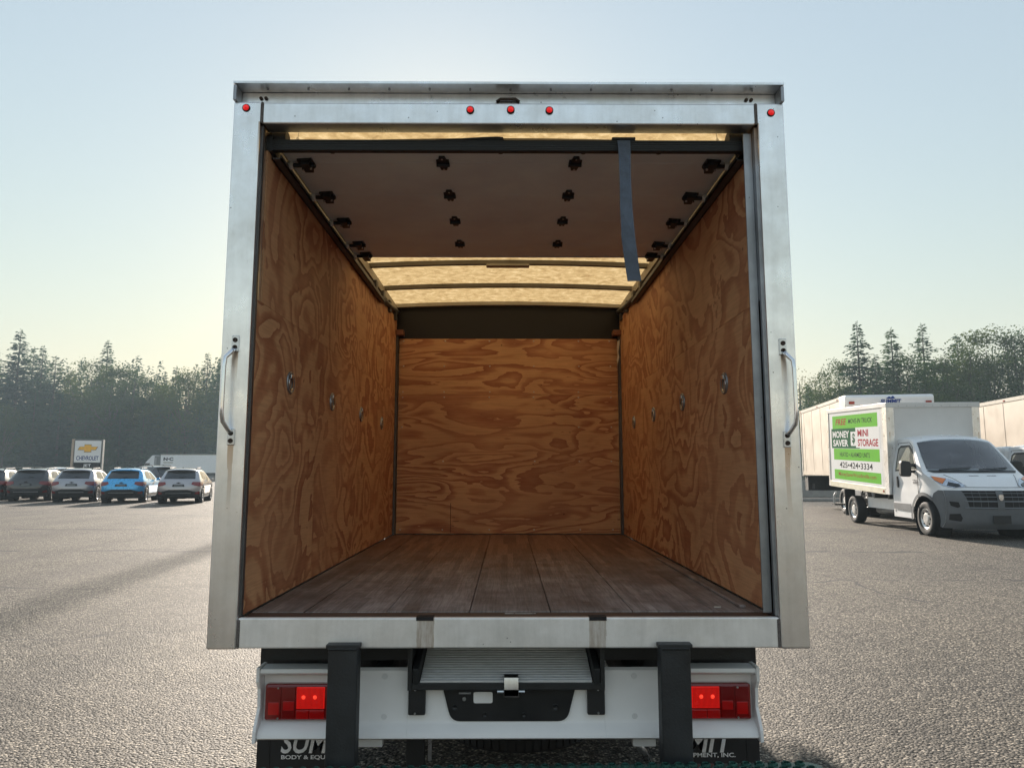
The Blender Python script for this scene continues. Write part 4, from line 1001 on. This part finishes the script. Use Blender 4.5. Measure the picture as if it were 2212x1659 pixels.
# ---------------- parked crossovers (rear at y = 0, nose to +y)
CC = [(.16, .27), (.05, .40), (.0, .58), (.02, .74), (.07, .92), (.13, 1.06), (.36, 1.25), (.52, 1.40), (.44, 1.47), (.62, 1.525), (1.25, 1.57), (1.95, 1.56), (2.45, 1.48), (2.85, 1.27), (3.25, 1.06), (3.75, .98), (4.15, .88), (4.34, .66), (4.33, .42), (4.22, .27)]
CE = [(.42, .27), (.34, .40), (.27, .58), (.25, .74), (.30, .92), (.38, 1.05), (.58, 1.22), (.74, 1.36), (.74, 1.42), (.86, 1.455), (1.35, 1.49), (1.95, 1.48), (2.42, 1.40), (2.82, 1.21), (3.20, 1.02), (3.65, .93), (3.95, .83), (4.10, .66), (4.10, .42), (3.98, .27)]
def CW(y, z):
    w = .90 if z < .88 else .90 - .29 * ((z - .88) / .65) ** 1.15
    if z < .5: w -= .03 * (.5 - z) / .25
    if y < .8: w -= .07 * ((.8 - y) / .6) ** 2
    if y > 3.6: w -= .14 * ((y - 3.6) / .5) ** 2
    w += .015 * math.exp(-((z - .80) / .05) ** 2)
    return w
CAR = Shell(CC, CE, CW, 3.0)
def make_car(paint):
    s = CAR; c = empty('parked_crossover')
    wls = [(.86, .34, .40), (3.46, .34, .40)]
    body = s.body(wls, .27, 3, 10).build('body', paint, c, weld=True, auto=40)
    well = MB()
    for (y, z, r) in wls:
        for sg in (-1, 1): well.lathe([(.39, 0), (.39, .25), (0, .25)], (sg * .87, y, z), (-sg, 0, 0), 16)
    well.box(-.8, .8, .3, 4.0, .22, .30)
    well.build('underbody', 'dark_recess', c)
    # lower bumper cladding
    bp = MB(); bp.patch([(0, -1), (1.65, -1), (1.75, -.7), (2.2, -.45), (2.2, .45), (1.75, .7), (1.65, 1), (0, 1)], lambda u, t: s.top(u, t, .008), .2)
    bo = bp.build('bumper_cladding', 'car_cladding', c, smooth=True)
    for sg in (-1, 1):
        MB().patch([(1.1, sg * .97), (1.75, sg * .97), (1.5, sg * .80), (1.15, sg * .76)], lambda u, t: s.top(u, t, .014), .1).build('reflector', 'dark_red_lens', bo)
        MB().patch([(3.55, sg * .60), (3.25, sg * .76), (3.1, sg * 1.0), (4.15, sg * 1.0), (4.2, sg * .66)], lambda u, t: s.top(u, t, .010), .1).build('tail_lamp', 'dark_red_lens', c, smooth=True)
        MB().patch([(.27, .70), (.62, .80), (.66, .93), (.30, .95)], s.side(sg, .009), .1).build('tail_lamp', 'dark_red_lens', c, smooth=True)
        cl = MB(); arc = [(.86 + .40 * math.cos(a), .34 + .40 * math.sin(a)) for a in [R(180) * k / 12 for k in range(13)]]; arc2 = [(.86 + .47 * math.cos(a), .34 + .47 * math.sin(a)) for a in [R(180) * k / 12 for k in range(13)]]
        cl.patch(arc2 + arc[::-1], s.side(sg, .010), .08)
        cl.patch([(y + 2.6, z) for y, z in arc2] + [(y + 2.6, z) for y, z in arc[::-1]], s.side(sg, .010), .08)
        cl.patch([(1.28, .28), (3.04, .28), (3.04, .42), (1.28, .42)], s.side(sg, .010), .1)
        cl.build('wheel_arch_cladding', 'car_cladding', c, smooth=True)
        wd = MB(); wd.patch([(.92, 1.10), (1.05, 1.36), (1.30, 1.41), (2.30, 1.37), (2.86, 1.06), (2.5, 1.0)], s.side(sg, .006), .15)
        wo = wd.build('side_window', 'dark_glass', c, smooth=True)
        MB().patch([(1.88, 1.02), (1.94, 1.02), (1.90, 1.40), (1.84, 1.40)], s.side(sg, .011), .1).build('pillar', 'black_plastic', wo)
        MB().tube([s.side(sg, .004)(*p) for p in ((1.30, .42), (1.32, 1.0), (1.25, 1.3))], .006, 5).build('door_gap', 'dark_recess', body)
        MB().tube([s.side(sg, .004)(*p) for p in ((2.20, .42), (2.18, 1.0), (2.14, 1.02))], .006, 5).build('door_gap', 'dark_recess', body)
        MB().tube([(sg * .56, .95, 1.50), (sg * .57, 1.1, 1.56), (sg * .57, 2.1, 1.575), (sg * .56, 2.3, 1.52)], .018, 6).build('roof_rail', 'car_cladding', c, smooth=True)
        mr = MB(); mr.prism(rounded([(sg * .90, .98), (sg * 1.06, .99), (sg * 1.06, 1.10), (sg * .92, 1.10)], .04), lambda u, v, a: (u, a, v), 2.62, 2.72); mr.build('mirror', paint, c, bevel=.02)
        for (y, z, r) in wls: wheel(c, (sg * .80, y, z), .345, .22, 'steel_wheel', sg)
    rw = MB(); rw.patch([(5.15, -.80), (5.15, .80), (6.95, .82), (6.95, -.82)], lambda u, t: s.top(u, t, .008), .2); rwo = rw.build('rear_window', 'dark_glass', c, smooth=True)
    MB().tube([s.top(5.35, .05, .02), s.top(5.45, .30, .02)], .014, 5).build('wiper', 'black_plastic', rwo)
    MB().patch([(6.6, -.78), (6.6, .78), (7.35, .80), (7.35, -.80)], lambda u, t: s.top(u, t, .010), .2).build('painted_spoiler_shadow', 'dark_recess', rwo)  # near-black band on the glass stands in for the spoiler's shadow
    ws = MB(); ws.patch([(12.1, -.84), (12.1, .84), (13.9, .88), (13.9, -.88)], lambda u, t: s.top(u, t, .008), .2); ws.build('windscreen', 'dark_glass', c, smooth=True)
    pl = MB(); pl.patch([(3.0, -.30), (3.0, .30), (3.55, .26), (3.55, -.26)], lambda u, t: s.top(u, t, .012), .1); po = pl.build('plate_recess', 'black_plastic', c)
    MB().patch([(3.08, -.20), (3.08, .20), (3.42, .20), (3.42, -.20)], lambda u, t: s.top(u, t, .018), .1).build('plate', 'sign_grey', po)
    e = s.top(3.78, 0, .014)
    MB().prism([(-.09, 0), (-.07, .025), (-.03, .025), (-.03, .04), (.03, .04), (.03, .025), (.09, .025), (.07, 0), (.03, 0), (.03, -.015), (-.03, -.015), (-.03, 0)], lambda u, v, a: (u, e.y - a, e.z + v), 0, .01).build('emblem', 'black_plastic', c)
    fn = MB(); fn.tube([(0, 1.0, 1.54), (0, .93, 1.60)], .012, 5); fn.build('antenna', 'black_plastic', c)
    ex = MB(); ex.strip(lambda u, t: s.top(u, t, .014), [1.25, 1.45], [i / 10 for i in range(-6, 7)]); ex.build('bumper_strip', 'galvanised', bo)
    ts = MB(); ts.cyl((-.25, .45, .30), (.25, .45, .30), .10, 10); ts.build('silencer', 'dark_recess', c)
    return c
car0 = make_car('car_pewter')
def recolour(o, paint):
    for ch in o.children:
        if ch.name.split('.')[0] in ('body', 'mirror'):
            ch.data = ch.data.copy(); ch.data.materials[0] = MATS[paint]
spots = [(-14.42, 31.3, 15, 'car_pewter', 1, 'light grey crossover nearest the box truck, rear towards the camera'),
         (-17.25, 31.9, 15, 'car_blue', 1, 'bright blue crossover parked between two light grey crossovers'),
         (-19.95, 32.7, 15, 'car_silver', 1, 'light grey crossover parked left of the blue one, before the pylon sign'),
         (-22.7, 33.7, 15, 'car_graphite', 1, 'black crossover fully in view, second from the left edge'),
         (-25.35, 34.5, 15, 'car_black', 1, 'black crossover cut off by the left edge'),
         (-27.1, 44.6, 60, 'car_white', 1.08, 'white car behind the two black crossovers'),
         (-19.6, 42.0, 62, 'car_darkgrey', 1.13, 'dark car behind the blue and light grey crossovers'),
         (-33.4, 46.5, 70, 'car_white', 1.08, 'white car at the left edge, far behind the black crossover')]
cars = []
for i, (x, y, a, p, k, lab) in enumerate(spots):
    cars.append(car0 if i == 0 else copy_tree(car0))
for o, (x, y, a, p, k, lab) in zip(cars, spots):
    o.location = (x, y, 0); o.rotation_euler = (0, 0, R(a)); o.scale = (k,) * 3
    recolour(o, p)
    tag(o, lab, 'car', 'crossovers parked in a row' if y < 40 else 'cars parked behind the row')
    if y > 40: o.name = 'parked_car'

# ---------------- dealer sign on a pylon
SG = empty('pylon_sign', (-35.4, 60, 0), R(17)); tag(SG, 'white dealership pylon sign with gold emblem and dark foot panel', 'sign')
box('frame', 'sign_grey', SG, -1.05, 1.05, .0, .45, 0, 4.10, bevel=.02)
box('side_cladding', 'sign_edge', SG, -1.22, -1.055, -.05, .50, 0, 4.12)
box('frame_edge', 'sign_grey', SG, 1.055, 1.12, -.06, .50, 0, 4.12)
fp = box('face_panel', 'sign_white', SG, -.98, .98, -.05, -.003, 2.18, 4.0, bevel=.01)
bwt = [(-.78, -.14), (-.62, .14), (-.27, .14), (-.27, .32), (.27, .32), (.27, .14), (.78, .14), (.62, -.14), (.27, -.14), (.27, -.32), (-.27, -.32), (-.27, -.14)]
MB().prism([(u * .98, v * 1.05) for u, v in bwt], lambda u, v, a: (u, -.055 - a, 3.36 + v), 0, .03).build('emblem_rim', 'sign_grey', fp)
MB().prism([(u * .92, v * .92) for u, v in bwt], lambda u, v, a: (u, -.085 - a, 3.36 + v), 0, .02).build('emblem', 'gold', fp)
text('lettering', 'CHEVROLET', 'print_blue', fp, (-.82, -.056, 2.36), (1, 0, 0), (0, 0, 1), 1.66, .36, .02)
dp = box('foot_panel', 'print_black', SG, -.98, .98, -.05, -.003, .9, 2.15)
text('lettering', 'JET', 'sign_white', dp, (-.28, -.056, 1.74), (1, 0, 0), (0, 0, 1), .60, .30, .02)

# ---------------- lorry on the far road
Q = empty('semi_truck', (-58.2, 112, 0), R(2.0)); tag(Q, 'white articulated lorry passing on the road behind the parked cars', 'semi truck')
tr = box('trailer', 'white_panel', Q, 4.1, 19.5, -1.25, 1.25, 1.25, 4.12, bevel=.03)
box('trailer_rail', 'rail_paint', tr, 4.08, 19.52, -1.27, 1.27, 4.0, 4.13)
text('lettering', 'N\u00b7C', 'print_black', tr, (4.55, -1.262, 3.12), (1, 0, 0), (0, 0, 1), 1.5, .52, .05)
for z in (2.86, 2.70): box('small_print', 'rail_paint', tr, 4.55, 6.0, -1.262, -1.252, z, z + .08)
tc = MB(); tc.prism([(.0, .6), (0, 1.55), (.25, 1.95), (1.45, 2.12), (1.85, 2.95), (2.2, 3.35), (2.75, 3.95), (3.1, 4.0), (3.1, .6)], lambda u, v, a: (u, a, v), -1.15, 1.15)
tco = tc.build('tractor', 'white_paint', Q, bevel=.06)
box('side_window', 'dark_glass', tco, 1.75, 2.45, -1.16, -1.14, 2.15, 2.75)
box('cab_shadow_gap', 'sign_grey', Q, 3.12, 3.95, -1.05, 1.05, 1.0, 3.9)  # solid grey block stands in for shade between tractor and trailer
box('exhaust_stack', 'galvanised', Q, 3.2, 3.4, -1.12, -.95, 1.2, 3.6)
box('mirror', 'white_paint', tco, .25, .42, -1.42, -1.2, 1.7, 2.1)
for x in (.95, 3.7, 4.9, 16.6, 17.9):
    for s in (-1, 1): MB().lathe(tyre_profile(.5, .3), (x, s * 1.05, .5), (0, 1, 0), 18).build('wheel', 'rubber', Q, smooth=True)
box('chassis', 'black_steel', Q, .6, 19.0, -.5, .5, .75, 1.2)

# ---------------- walls, fence, kerb, lamp post
wl_ = MB(); wl_.box(-170, 40, 119, 119.4, 0, 2.15); wl_.box(-170, 40, 118.9, 119.5, 2.152, 2.25)
tag(wl_.build('road_wall', 'concrete'), 'long grey concrete wall below the trees on the left', 'wall')
RW = tag(box('retaining_wall', 'concrete', None, 10.5, 40, 36.2, 36.5, 0, .95), 'low grey concrete wall behind the tall box trucks', 'wall')
tag(box('kerb', 'concrete', None, 10.0, 40, 33.6, 33.85, 0, .14, bevel=.02), kind='structure')
tag(box('verge', 'dirt', None, 10.0, 40, 33.86, 36.19, 0, .12), kind='structure')
FN = empty('chain_link_fence', (25, 36.35, .95)); tag(FN, 'grey chain link fence on top of the low concrete wall', 'fence')
for i in range(11): MB().cyl((-14 + i * 2.8, 0, 0), (-14 + i * 2.8, 0, 1.7), .03, 8).build('post', 'galvanised', FN)
MB().cyl((-14, 0, 1.68), (14, 0, 1.68), .022, 8).build('top_rail', 'galvanised', FN)
wr_ = MB(); x = -14 - 1.65
while x < 14:
    for d in (1, -1):
        a = x if d > 0 else x + 1.65; b_ = x + 1.65 if d > 0 else x
        z0, z1 = 0, 1.65
        wr_.add([(a - .006, .0, z0), (a + .006, .0, z0), (b_ + .006, .0, z1), (b_ - .006, 0, z1)], [(0, 1, 2, 3)])
    x += .09
wm = wr_.build('wire_mesh', 'galvanised', FN); wm['kind'] = 'stuff'
LP = empty('lamp_post', (-7.45, 34.2, 0)); tag(LP, 'tall lot lamp post hidden behind the box truck, its shadow on the asphalt', 'lamp post')
MB().cyl((0, 0, 0), (0, 0, .8), .36, 20).build('foot', 'concrete', LP, bevel=.02)
MB().cyl((0, 0, .8), (0, 0, 12.4), .17, 16, .12).build('pole', 'sign_grey', LP, smooth=False)
for s in (-1, 1):
    MB().tube([(0, 0, 12.2), (s * .5, 0, 12.4), (s * 1.0, 0, 12.45)], .05, 8).build('arm', 'sign_grey', LP)
    box('lamp_head', 'sign_grey', LP, s * 1.3 - .35, s * 1.3 + .35, -.2, .2, 12.36, 12.5, bevel=.03)

# ------------------------------------------------------------------ trees
def conifer_mesh(seed, h=22.0, base=.19, gap=.33, droop=.25, sparse=1.0):
    rng = random.Random(seed); c = MB(); z = h * .10
    while z < h * .985:
        f = z / h; L0 = min(base * h, .52 * (h - z)) * (.72 + .5 * mnoise.noise(Vector((z * .8, seed, 0)))) + .18
        n = rng.randint(5, 7) if f < .9 else 4
        ph = rng.uniform(0, 6.28)
        for k in range(n):
            if rng.random() > sparse: continue
            az = ph + 6.283 * k / n + rng.uniform(-.45, .45); L = L0 * rng.uniform(.5, 1.2) * (1 + .55 * mnoise.noise(Vector((math.cos(az) * 1.2, math.sin(az) * 1.2, z * .22 + seed * 3.1))))
            zz = z + rng.uniform(-.45, .45); up_ = rng.uniform(.02, .38); d = Vector((math.cos(az), math.sin(az), 0)); side = Vector((-d.y, d.x, 0))
            m = max(2, int(L / .42)); dr = droop * rng.uniform(.6, 1.5)
            for j in range(m):
                t = (j + .6) / m; r = L * t
                p = d * r + Vector((0, 0, zz + r * up_ - dr * r * r / max(L, .5)))
                sz = (.34 + .55 * (1 - f)) * (1.15 - .5 * t) * rng.uniform(.75, 1.3)
                for sgn in (-1, 1):
                    q = (d * rng.uniform(.5, .9) + side * sgn * rng.uniform(.4, .9) + Vector((0, 0, rng.uniform(-.45, .12)))).normalized() * sz * 1.35
                    w = (d * -sgn * .4 + side * .5 + Vector((0, 0, rng.uniform(-.6, .6)))).normalized() * sz * .33
                    c.add([p, p + q * .5 + w, p + q, p + q * .55 - w], [(0, 1, 2, 3)])
        z += gap * rng.uniform(.7, 1.3) * (1 - .45 * f)
    # leader
    for k in range(8):
        p = Vector((0, 0, h * (.965 + .005 * k))); a = rng.uniform(0, 6.28); q = Vector((math.cos(a) * .22, math.sin(a) * .22, .16))
        c.add([p, p + q * .5 + Vector((0, 0, .08)), p + q, p + q * .5 - Vector((0, 0, .06))], [(0, 1, 2, 3)])
    t = MB(); t.cyl((0, 0, 0), (0, 0, h * .5), h * .014 + .05, 8, h * .008 + .03); t.cyl((0, 0, h * .5), (0, 0, h), h * .008 + .03, 6, .015)
    return c.mesh('crown'), t.mesh('trunk')
def broadleaf_mesh(seed, h=14.0, wid=.42, leaf=.21, clumps=60, per=150, low=.22):
    rng = random.Random(seed); c = MB(); t = MB()
    t.cyl((0, 0, 0), (0, 0, h * .45), h * .022, 8, h * .014); t.cyl((0, 0, h * .45), (rng.uniform(-.5, .5), 0, h * .85), h * .014, 6, .03)
    for i in range(clumps):
        while True:
            u = Vector((rng.uniform(-1, 1), rng.uniform(-1, 1), rng.uniform(-1, 1)))
            if .25 < u.length < 1: break
        prof = 1 - .35 * max(0, u.z)
        ctr = Vector((u.x * wid * h * prof, u.y * wid * h * prof, h * (low + (1 - low) * .5 * (1 + u.z * .92))))
        if i % 4 == 0: t.tube([(0, 0, h * rng.uniform(.25, .5)), ctr * .5 + Vector((0, 0, h * .2)), ctr], [h * .009, h * .006, .02], 5)
        R_ = h * rng.uniform(.06, .125)
        for k in range(per):
            o = Vector((rng.gauss(0, 1), rng.gauss(0, 1), rng.gauss(0, .75)))
            o = o * (R_ * .55 * min(1, 1.7 / max(o.length, .1)))
            p = ctr + o; a = Vector((rng.uniform(-1, 1), rng.uniform(-1, 1), rng.uniform(-.6, .6))).normalized(); b = a.orthogonal().normalized()
            b = (b * math.cos(k) + a.cross(b) * math.sin(k)); l = leaf * rng.uniform(.6, 1.3)
            c.add([p, p + a * l * .5 + b * l * .32, p + a * l, p + a * l * .5 - b * l * .32], [(0, 1, 2, 3)])
    return c.mesh('crown'), t.mesh('trunk')
PROTO = {}
for k, sd in enumerate((11, 23, 37)):
    PROTO['con%d' % k] = conifer_mesh(sd, droop=(.22, .12, .35)[k], base=(.205, .17, .23)[k], sparse=(1, .92, .97)[k])
PROTO['con3'] = conifer_mesh(77, base=.25, droop=.42, sparse=.86, gap=.38)
PROTO['con4'] = conifer_mesh(88, base=.21, droop=.30, sparse=.80, gap=.40)
PROTO['thin'] = conifer_mesh(51, base=.14, gap=.42, sparse=.85, droop=.1)
for k, sd in enumerate((5, 8)): PROTO['leaf%d' % k] = broadleaf_mesh(sd, wid=(.34, .42)[k], clumps=(84, 96)[k])
PROTO['tall_leaf'] = broadleaf_mesh(91, h=14, wid=.24, clumps=66, leaf=.20)
PROTO['dry'] = broadleaf_mesh(17, wid=.30, clumps=50, per=30, leaf=.22)
for k, (cm, tm) in PROTO.items():
    cm.materials.append(MATS['needles' if k[:3] == 'con' or k == 'thin' else 'dry_leaves' if k == 'dry' else 'leaves']); tm.materials.append(MATS['bark'])
def tree(name, proto, loc, h, rz, label, group, wide=1.0):
    e = empty(name, loc, rz); tag(e, label, 'tree', group)
    k = h / (22.0 if proto[:3] == 'con' or proto == 'thin' else 14.0); e.scale = (k * wide, k * wide, k)
    for nm, me in zip(('crown', 'trunk'), PROTO[proto]):
        o = bpy.data.objects.new(nm, me); col.objects.link(o); o.parent = e
    return e
def px(x, d): return ((x - 1106) / 1525 + .0061) * d          # lateral place of a measured bearing at range d
def hz(y, d): return CAM_H + (1020 - y) / 1525 * d
LEFTG, RIGHTG = 'trees along the far side of the road', 'trees behind the parked trucks'
L = [(-25, 735, 128, 'con0', 1, 'dark fir at the left edge, half out of the photo'),
     (32, 712, 128, 'con1', 1.1, 'tallest fir of the left wood, with a bent bare tip'),
     (64, 750, 134, 'thin', 1.0, 'thin fir just right of the tallest fir on the left'),
     (84, 748, 130, 'con2', .85, 'pointed dark fir beside a thin fir, above the second black car'),
     (113, 770, 128, 'thin', 1.25, 'sparse fir on the left slope of the gap in the wood'),
     (149, 800, 136, 'con1', 1.0, 'small fir standing in the gap of the left wood'),
     (186, 775, 131, 'tall_leaf', 1.0, 'bushy many-tipped tree left of the layered fir'),
     (224, 735, 134, 'con3', 1.05, 'layered fir with open branches above the dealership sign'),
     (236, 790, 122, 'leaf0', 1.1, 'broad pale green tree in front of the layered fir'),
     (282, 785, 125, 'tall_leaf', 1.1, 'loose sunlit broadleaf right of the layered fir'),
     (322, 815, 130, 'leaf0', 1.0, 'low rounded tree at the lowest point of the skyline'),
     (352, 808, 128, 'con2', .9, 'small fir right of the lowest point of the skyline'),
     (376, 792, 130, 'con1', 1.0, 'narrow fir left of the yellowish tree'),
     (405, 800, 122, 'leaf1', .9, 'yellowish broadleaf tree near the truck post on the left'),
     (443, 764, 130, 'con4', 1.0, 'fir with a sharp tip close to the truck post'),
     (472, 768, 127, 'con2', .9, 'fir partly hidden by the left truck post'),
     (15, 875, 116, 'leaf1', .8, 'low grey green tree at the left edge behind the black cars'),
     (75, 840, 121, 'con2', 1.2, 'wide dark fir below the tallest one'),
     (130, 850, 121, 'con0', 1.25, 'wide dark fir left of the sign, low in the wood'),
     (188, 865, 120, 'con2', 1.2, 'drooping dark fir right behind the dealership sign'),
     (262, 870, 120, 'con0', 1.3, 'broad dark fir between the sign and the lorry'),
     (312, 880, 120, 'con2', 1.3, 'broad dark fir above the lorry cab'),
     (365, 862, 121, 'con0', 1.3, 'dark fir above the lorry trailer'),
     (425, 850, 121, 'con2', 1.2, 'dark fir low beside the left truck post'),
     (238, 960, 116, 'leaf0', .9, 'bright low shrub-like tree left of the sign')]
for i, (x, y, d, p, w, lab) in enumerate(L):
    tree('fir_tree' if p[:3] == 'con' or p == 'thin' else 'broadleaf_tree', p, (px(x, d), d, 0), hz(y, d), i * 1.7, lab, LEFTG, w)
Rr = [(1733, 786, 105, 'dry', 1.0, 'pale half bare tree beside the right truck post'),
      (1752, 830, 92, 'con2', 1.0, 'dark low fir right beside the truck post'),
      (1785, 800, 98, 'tall_leaf', 1.1, 'yellow green tree left of the first tall fir on the right'),
      (1822, 775, 80, 'leaf0', .8, 'small leafy tree left of the first tall fir on the right'),
      (1866, 692, 78, 'con3', 1.05, 'first and tallest pointed fir on the right, above the banner van'),
      (1902, 765, 74, 'con2', 1.0, 'dense fir between the two pointed firs on the right'),
      (1941, 706, 80, 'con1', 1.1, 'second pointed fir on the right, above the nose cap'),
      (1976, 765, 72, 'leaf1', .8, 'leafy tree between the second and third pointed firs'),
      (2010, 696, 82, 'con4', 1.05, 'third pointed fir on the right, with a forked open top'),
      (2050, 770, 72, 'leaf0', 1.0, 'leafy tree right of the third pointed fir'),
      (2086, 722, 84, 'thin', 1.2, 'thin fir tip between the big leafy trees on the right'),
      (2105, 752, 74, 'leaf1', .85, 'rounded leafy tree below the thin fir tip'),
      (2150, 703, 76, 'leaf0', .95, 'big leafy tree second from the right edge'),
      (2215, 712, 74, 'leaf1', .85, 'big leafy tree at the right edge'),
      (1865, 850, 62, 'leaf1', .9, 'low olive shrub-like tree above the tall box truck'),
      (1945, 845, 62, 'leaf0', 1.0, 'low bush-like tree behind the nose cap'),
      (2040, 850, 64, 'leaf1', 1.0, 'low leafy tree above the van roof'),
      (2130, 850, 66, 'con2', 1.4, 'low dark fir behind the right box truck'),
      (1775, 900, 70, 'con0', 1.4, 'low dark fir left of the tall box truck')]
for i, (x, y, d, p, w, lab) in enumerate(Rr):
    tree('fir_tree' if p[:3] == 'con' or p == 'thin' else 'broadleaf_tree', p, (px(x, d), d, 0), hz(y, d), i * 2.3 + 1, lab, RIGHTG, w)
# the closed wood behind: one mass nobody could count
def mass(name, label, spans, mat):
    m = MB(); rng = random.Random(5)
    for (x0, x1, d0, d1, h0, h1, n) in spans:
        for i in range(n):
            x = x0 + (x1 - x0) * (i + rng.random()) / n; d = rng.uniform(d0, d1); h = rng.uniform(h0, h1); z = 0
            while z < h:
                rr = .19 * h * (1 - z / h) + .2
                for k in range(7 + int(9 * (1 - z / h))):
                    a = rng.uniform(0, 6.28); r = rr * math.sqrt(rng.random())
                    p = Vector((x + math.cos(a) * r, d + math.sin(a) * r * .6, z + rng.uniform(-.3, .5)))
                    u = Vector((math.cos(a), math.sin(a) * .5, rng.uniform(-.6, .1))).normalized() * rng.uniform(.7, 1.6) * (.45 + .55 * (1 - z / h)); w = Vector((-u.y, u.x, rng.uniform(-.4, .5))).normalized() * (.2 + .24 * (1 - z / h))
                    m.add([p, p + u * .5 + w, p + u, p + u * .5 - w], [(0, 1, 2, 3)])
                z += .55
    tag(m.build(name, mat), label, kind='stuff')
mass('far_wood', 'dark closed wood behind the single trees', [(-165, -48, 135, 152, 17, 25, 140), (-60, 55, 140, 160, 11, 16, 70), (30, 110, 92, 104, 8, 11, 80)], 'needles')
mass('undergrowth', 'low scrub at the foot of the trees', [(-150, -35, 120.5, 124, 2.5, 5, 110), (20, 75, 44, 56, 1.5, 4, 90)], 'leaves')

# ------------------------------------------------------------------ haze
hm, hn, hlk, hb_ = nt('haze'); hn.remove(hb_)
pv = hn.new('ShaderNodeVolumePrincipled'); pv.inputs['Color'].default_value = (.66, .83, .96, 1); pv.inputs['Density'].default_value = .00095; pv.inputs['Anisotropy'].default_value = 0
hlk.new(pv.outputs[0], hn['Material Output'].inputs['Volume']); MATS['haze'] = hm
hz_ = MB().box(-300, 300, -120, 260, -1.0, 34).build('haze', 'haze'); tag(hz_, 'thin smoky air', kind='stuff')
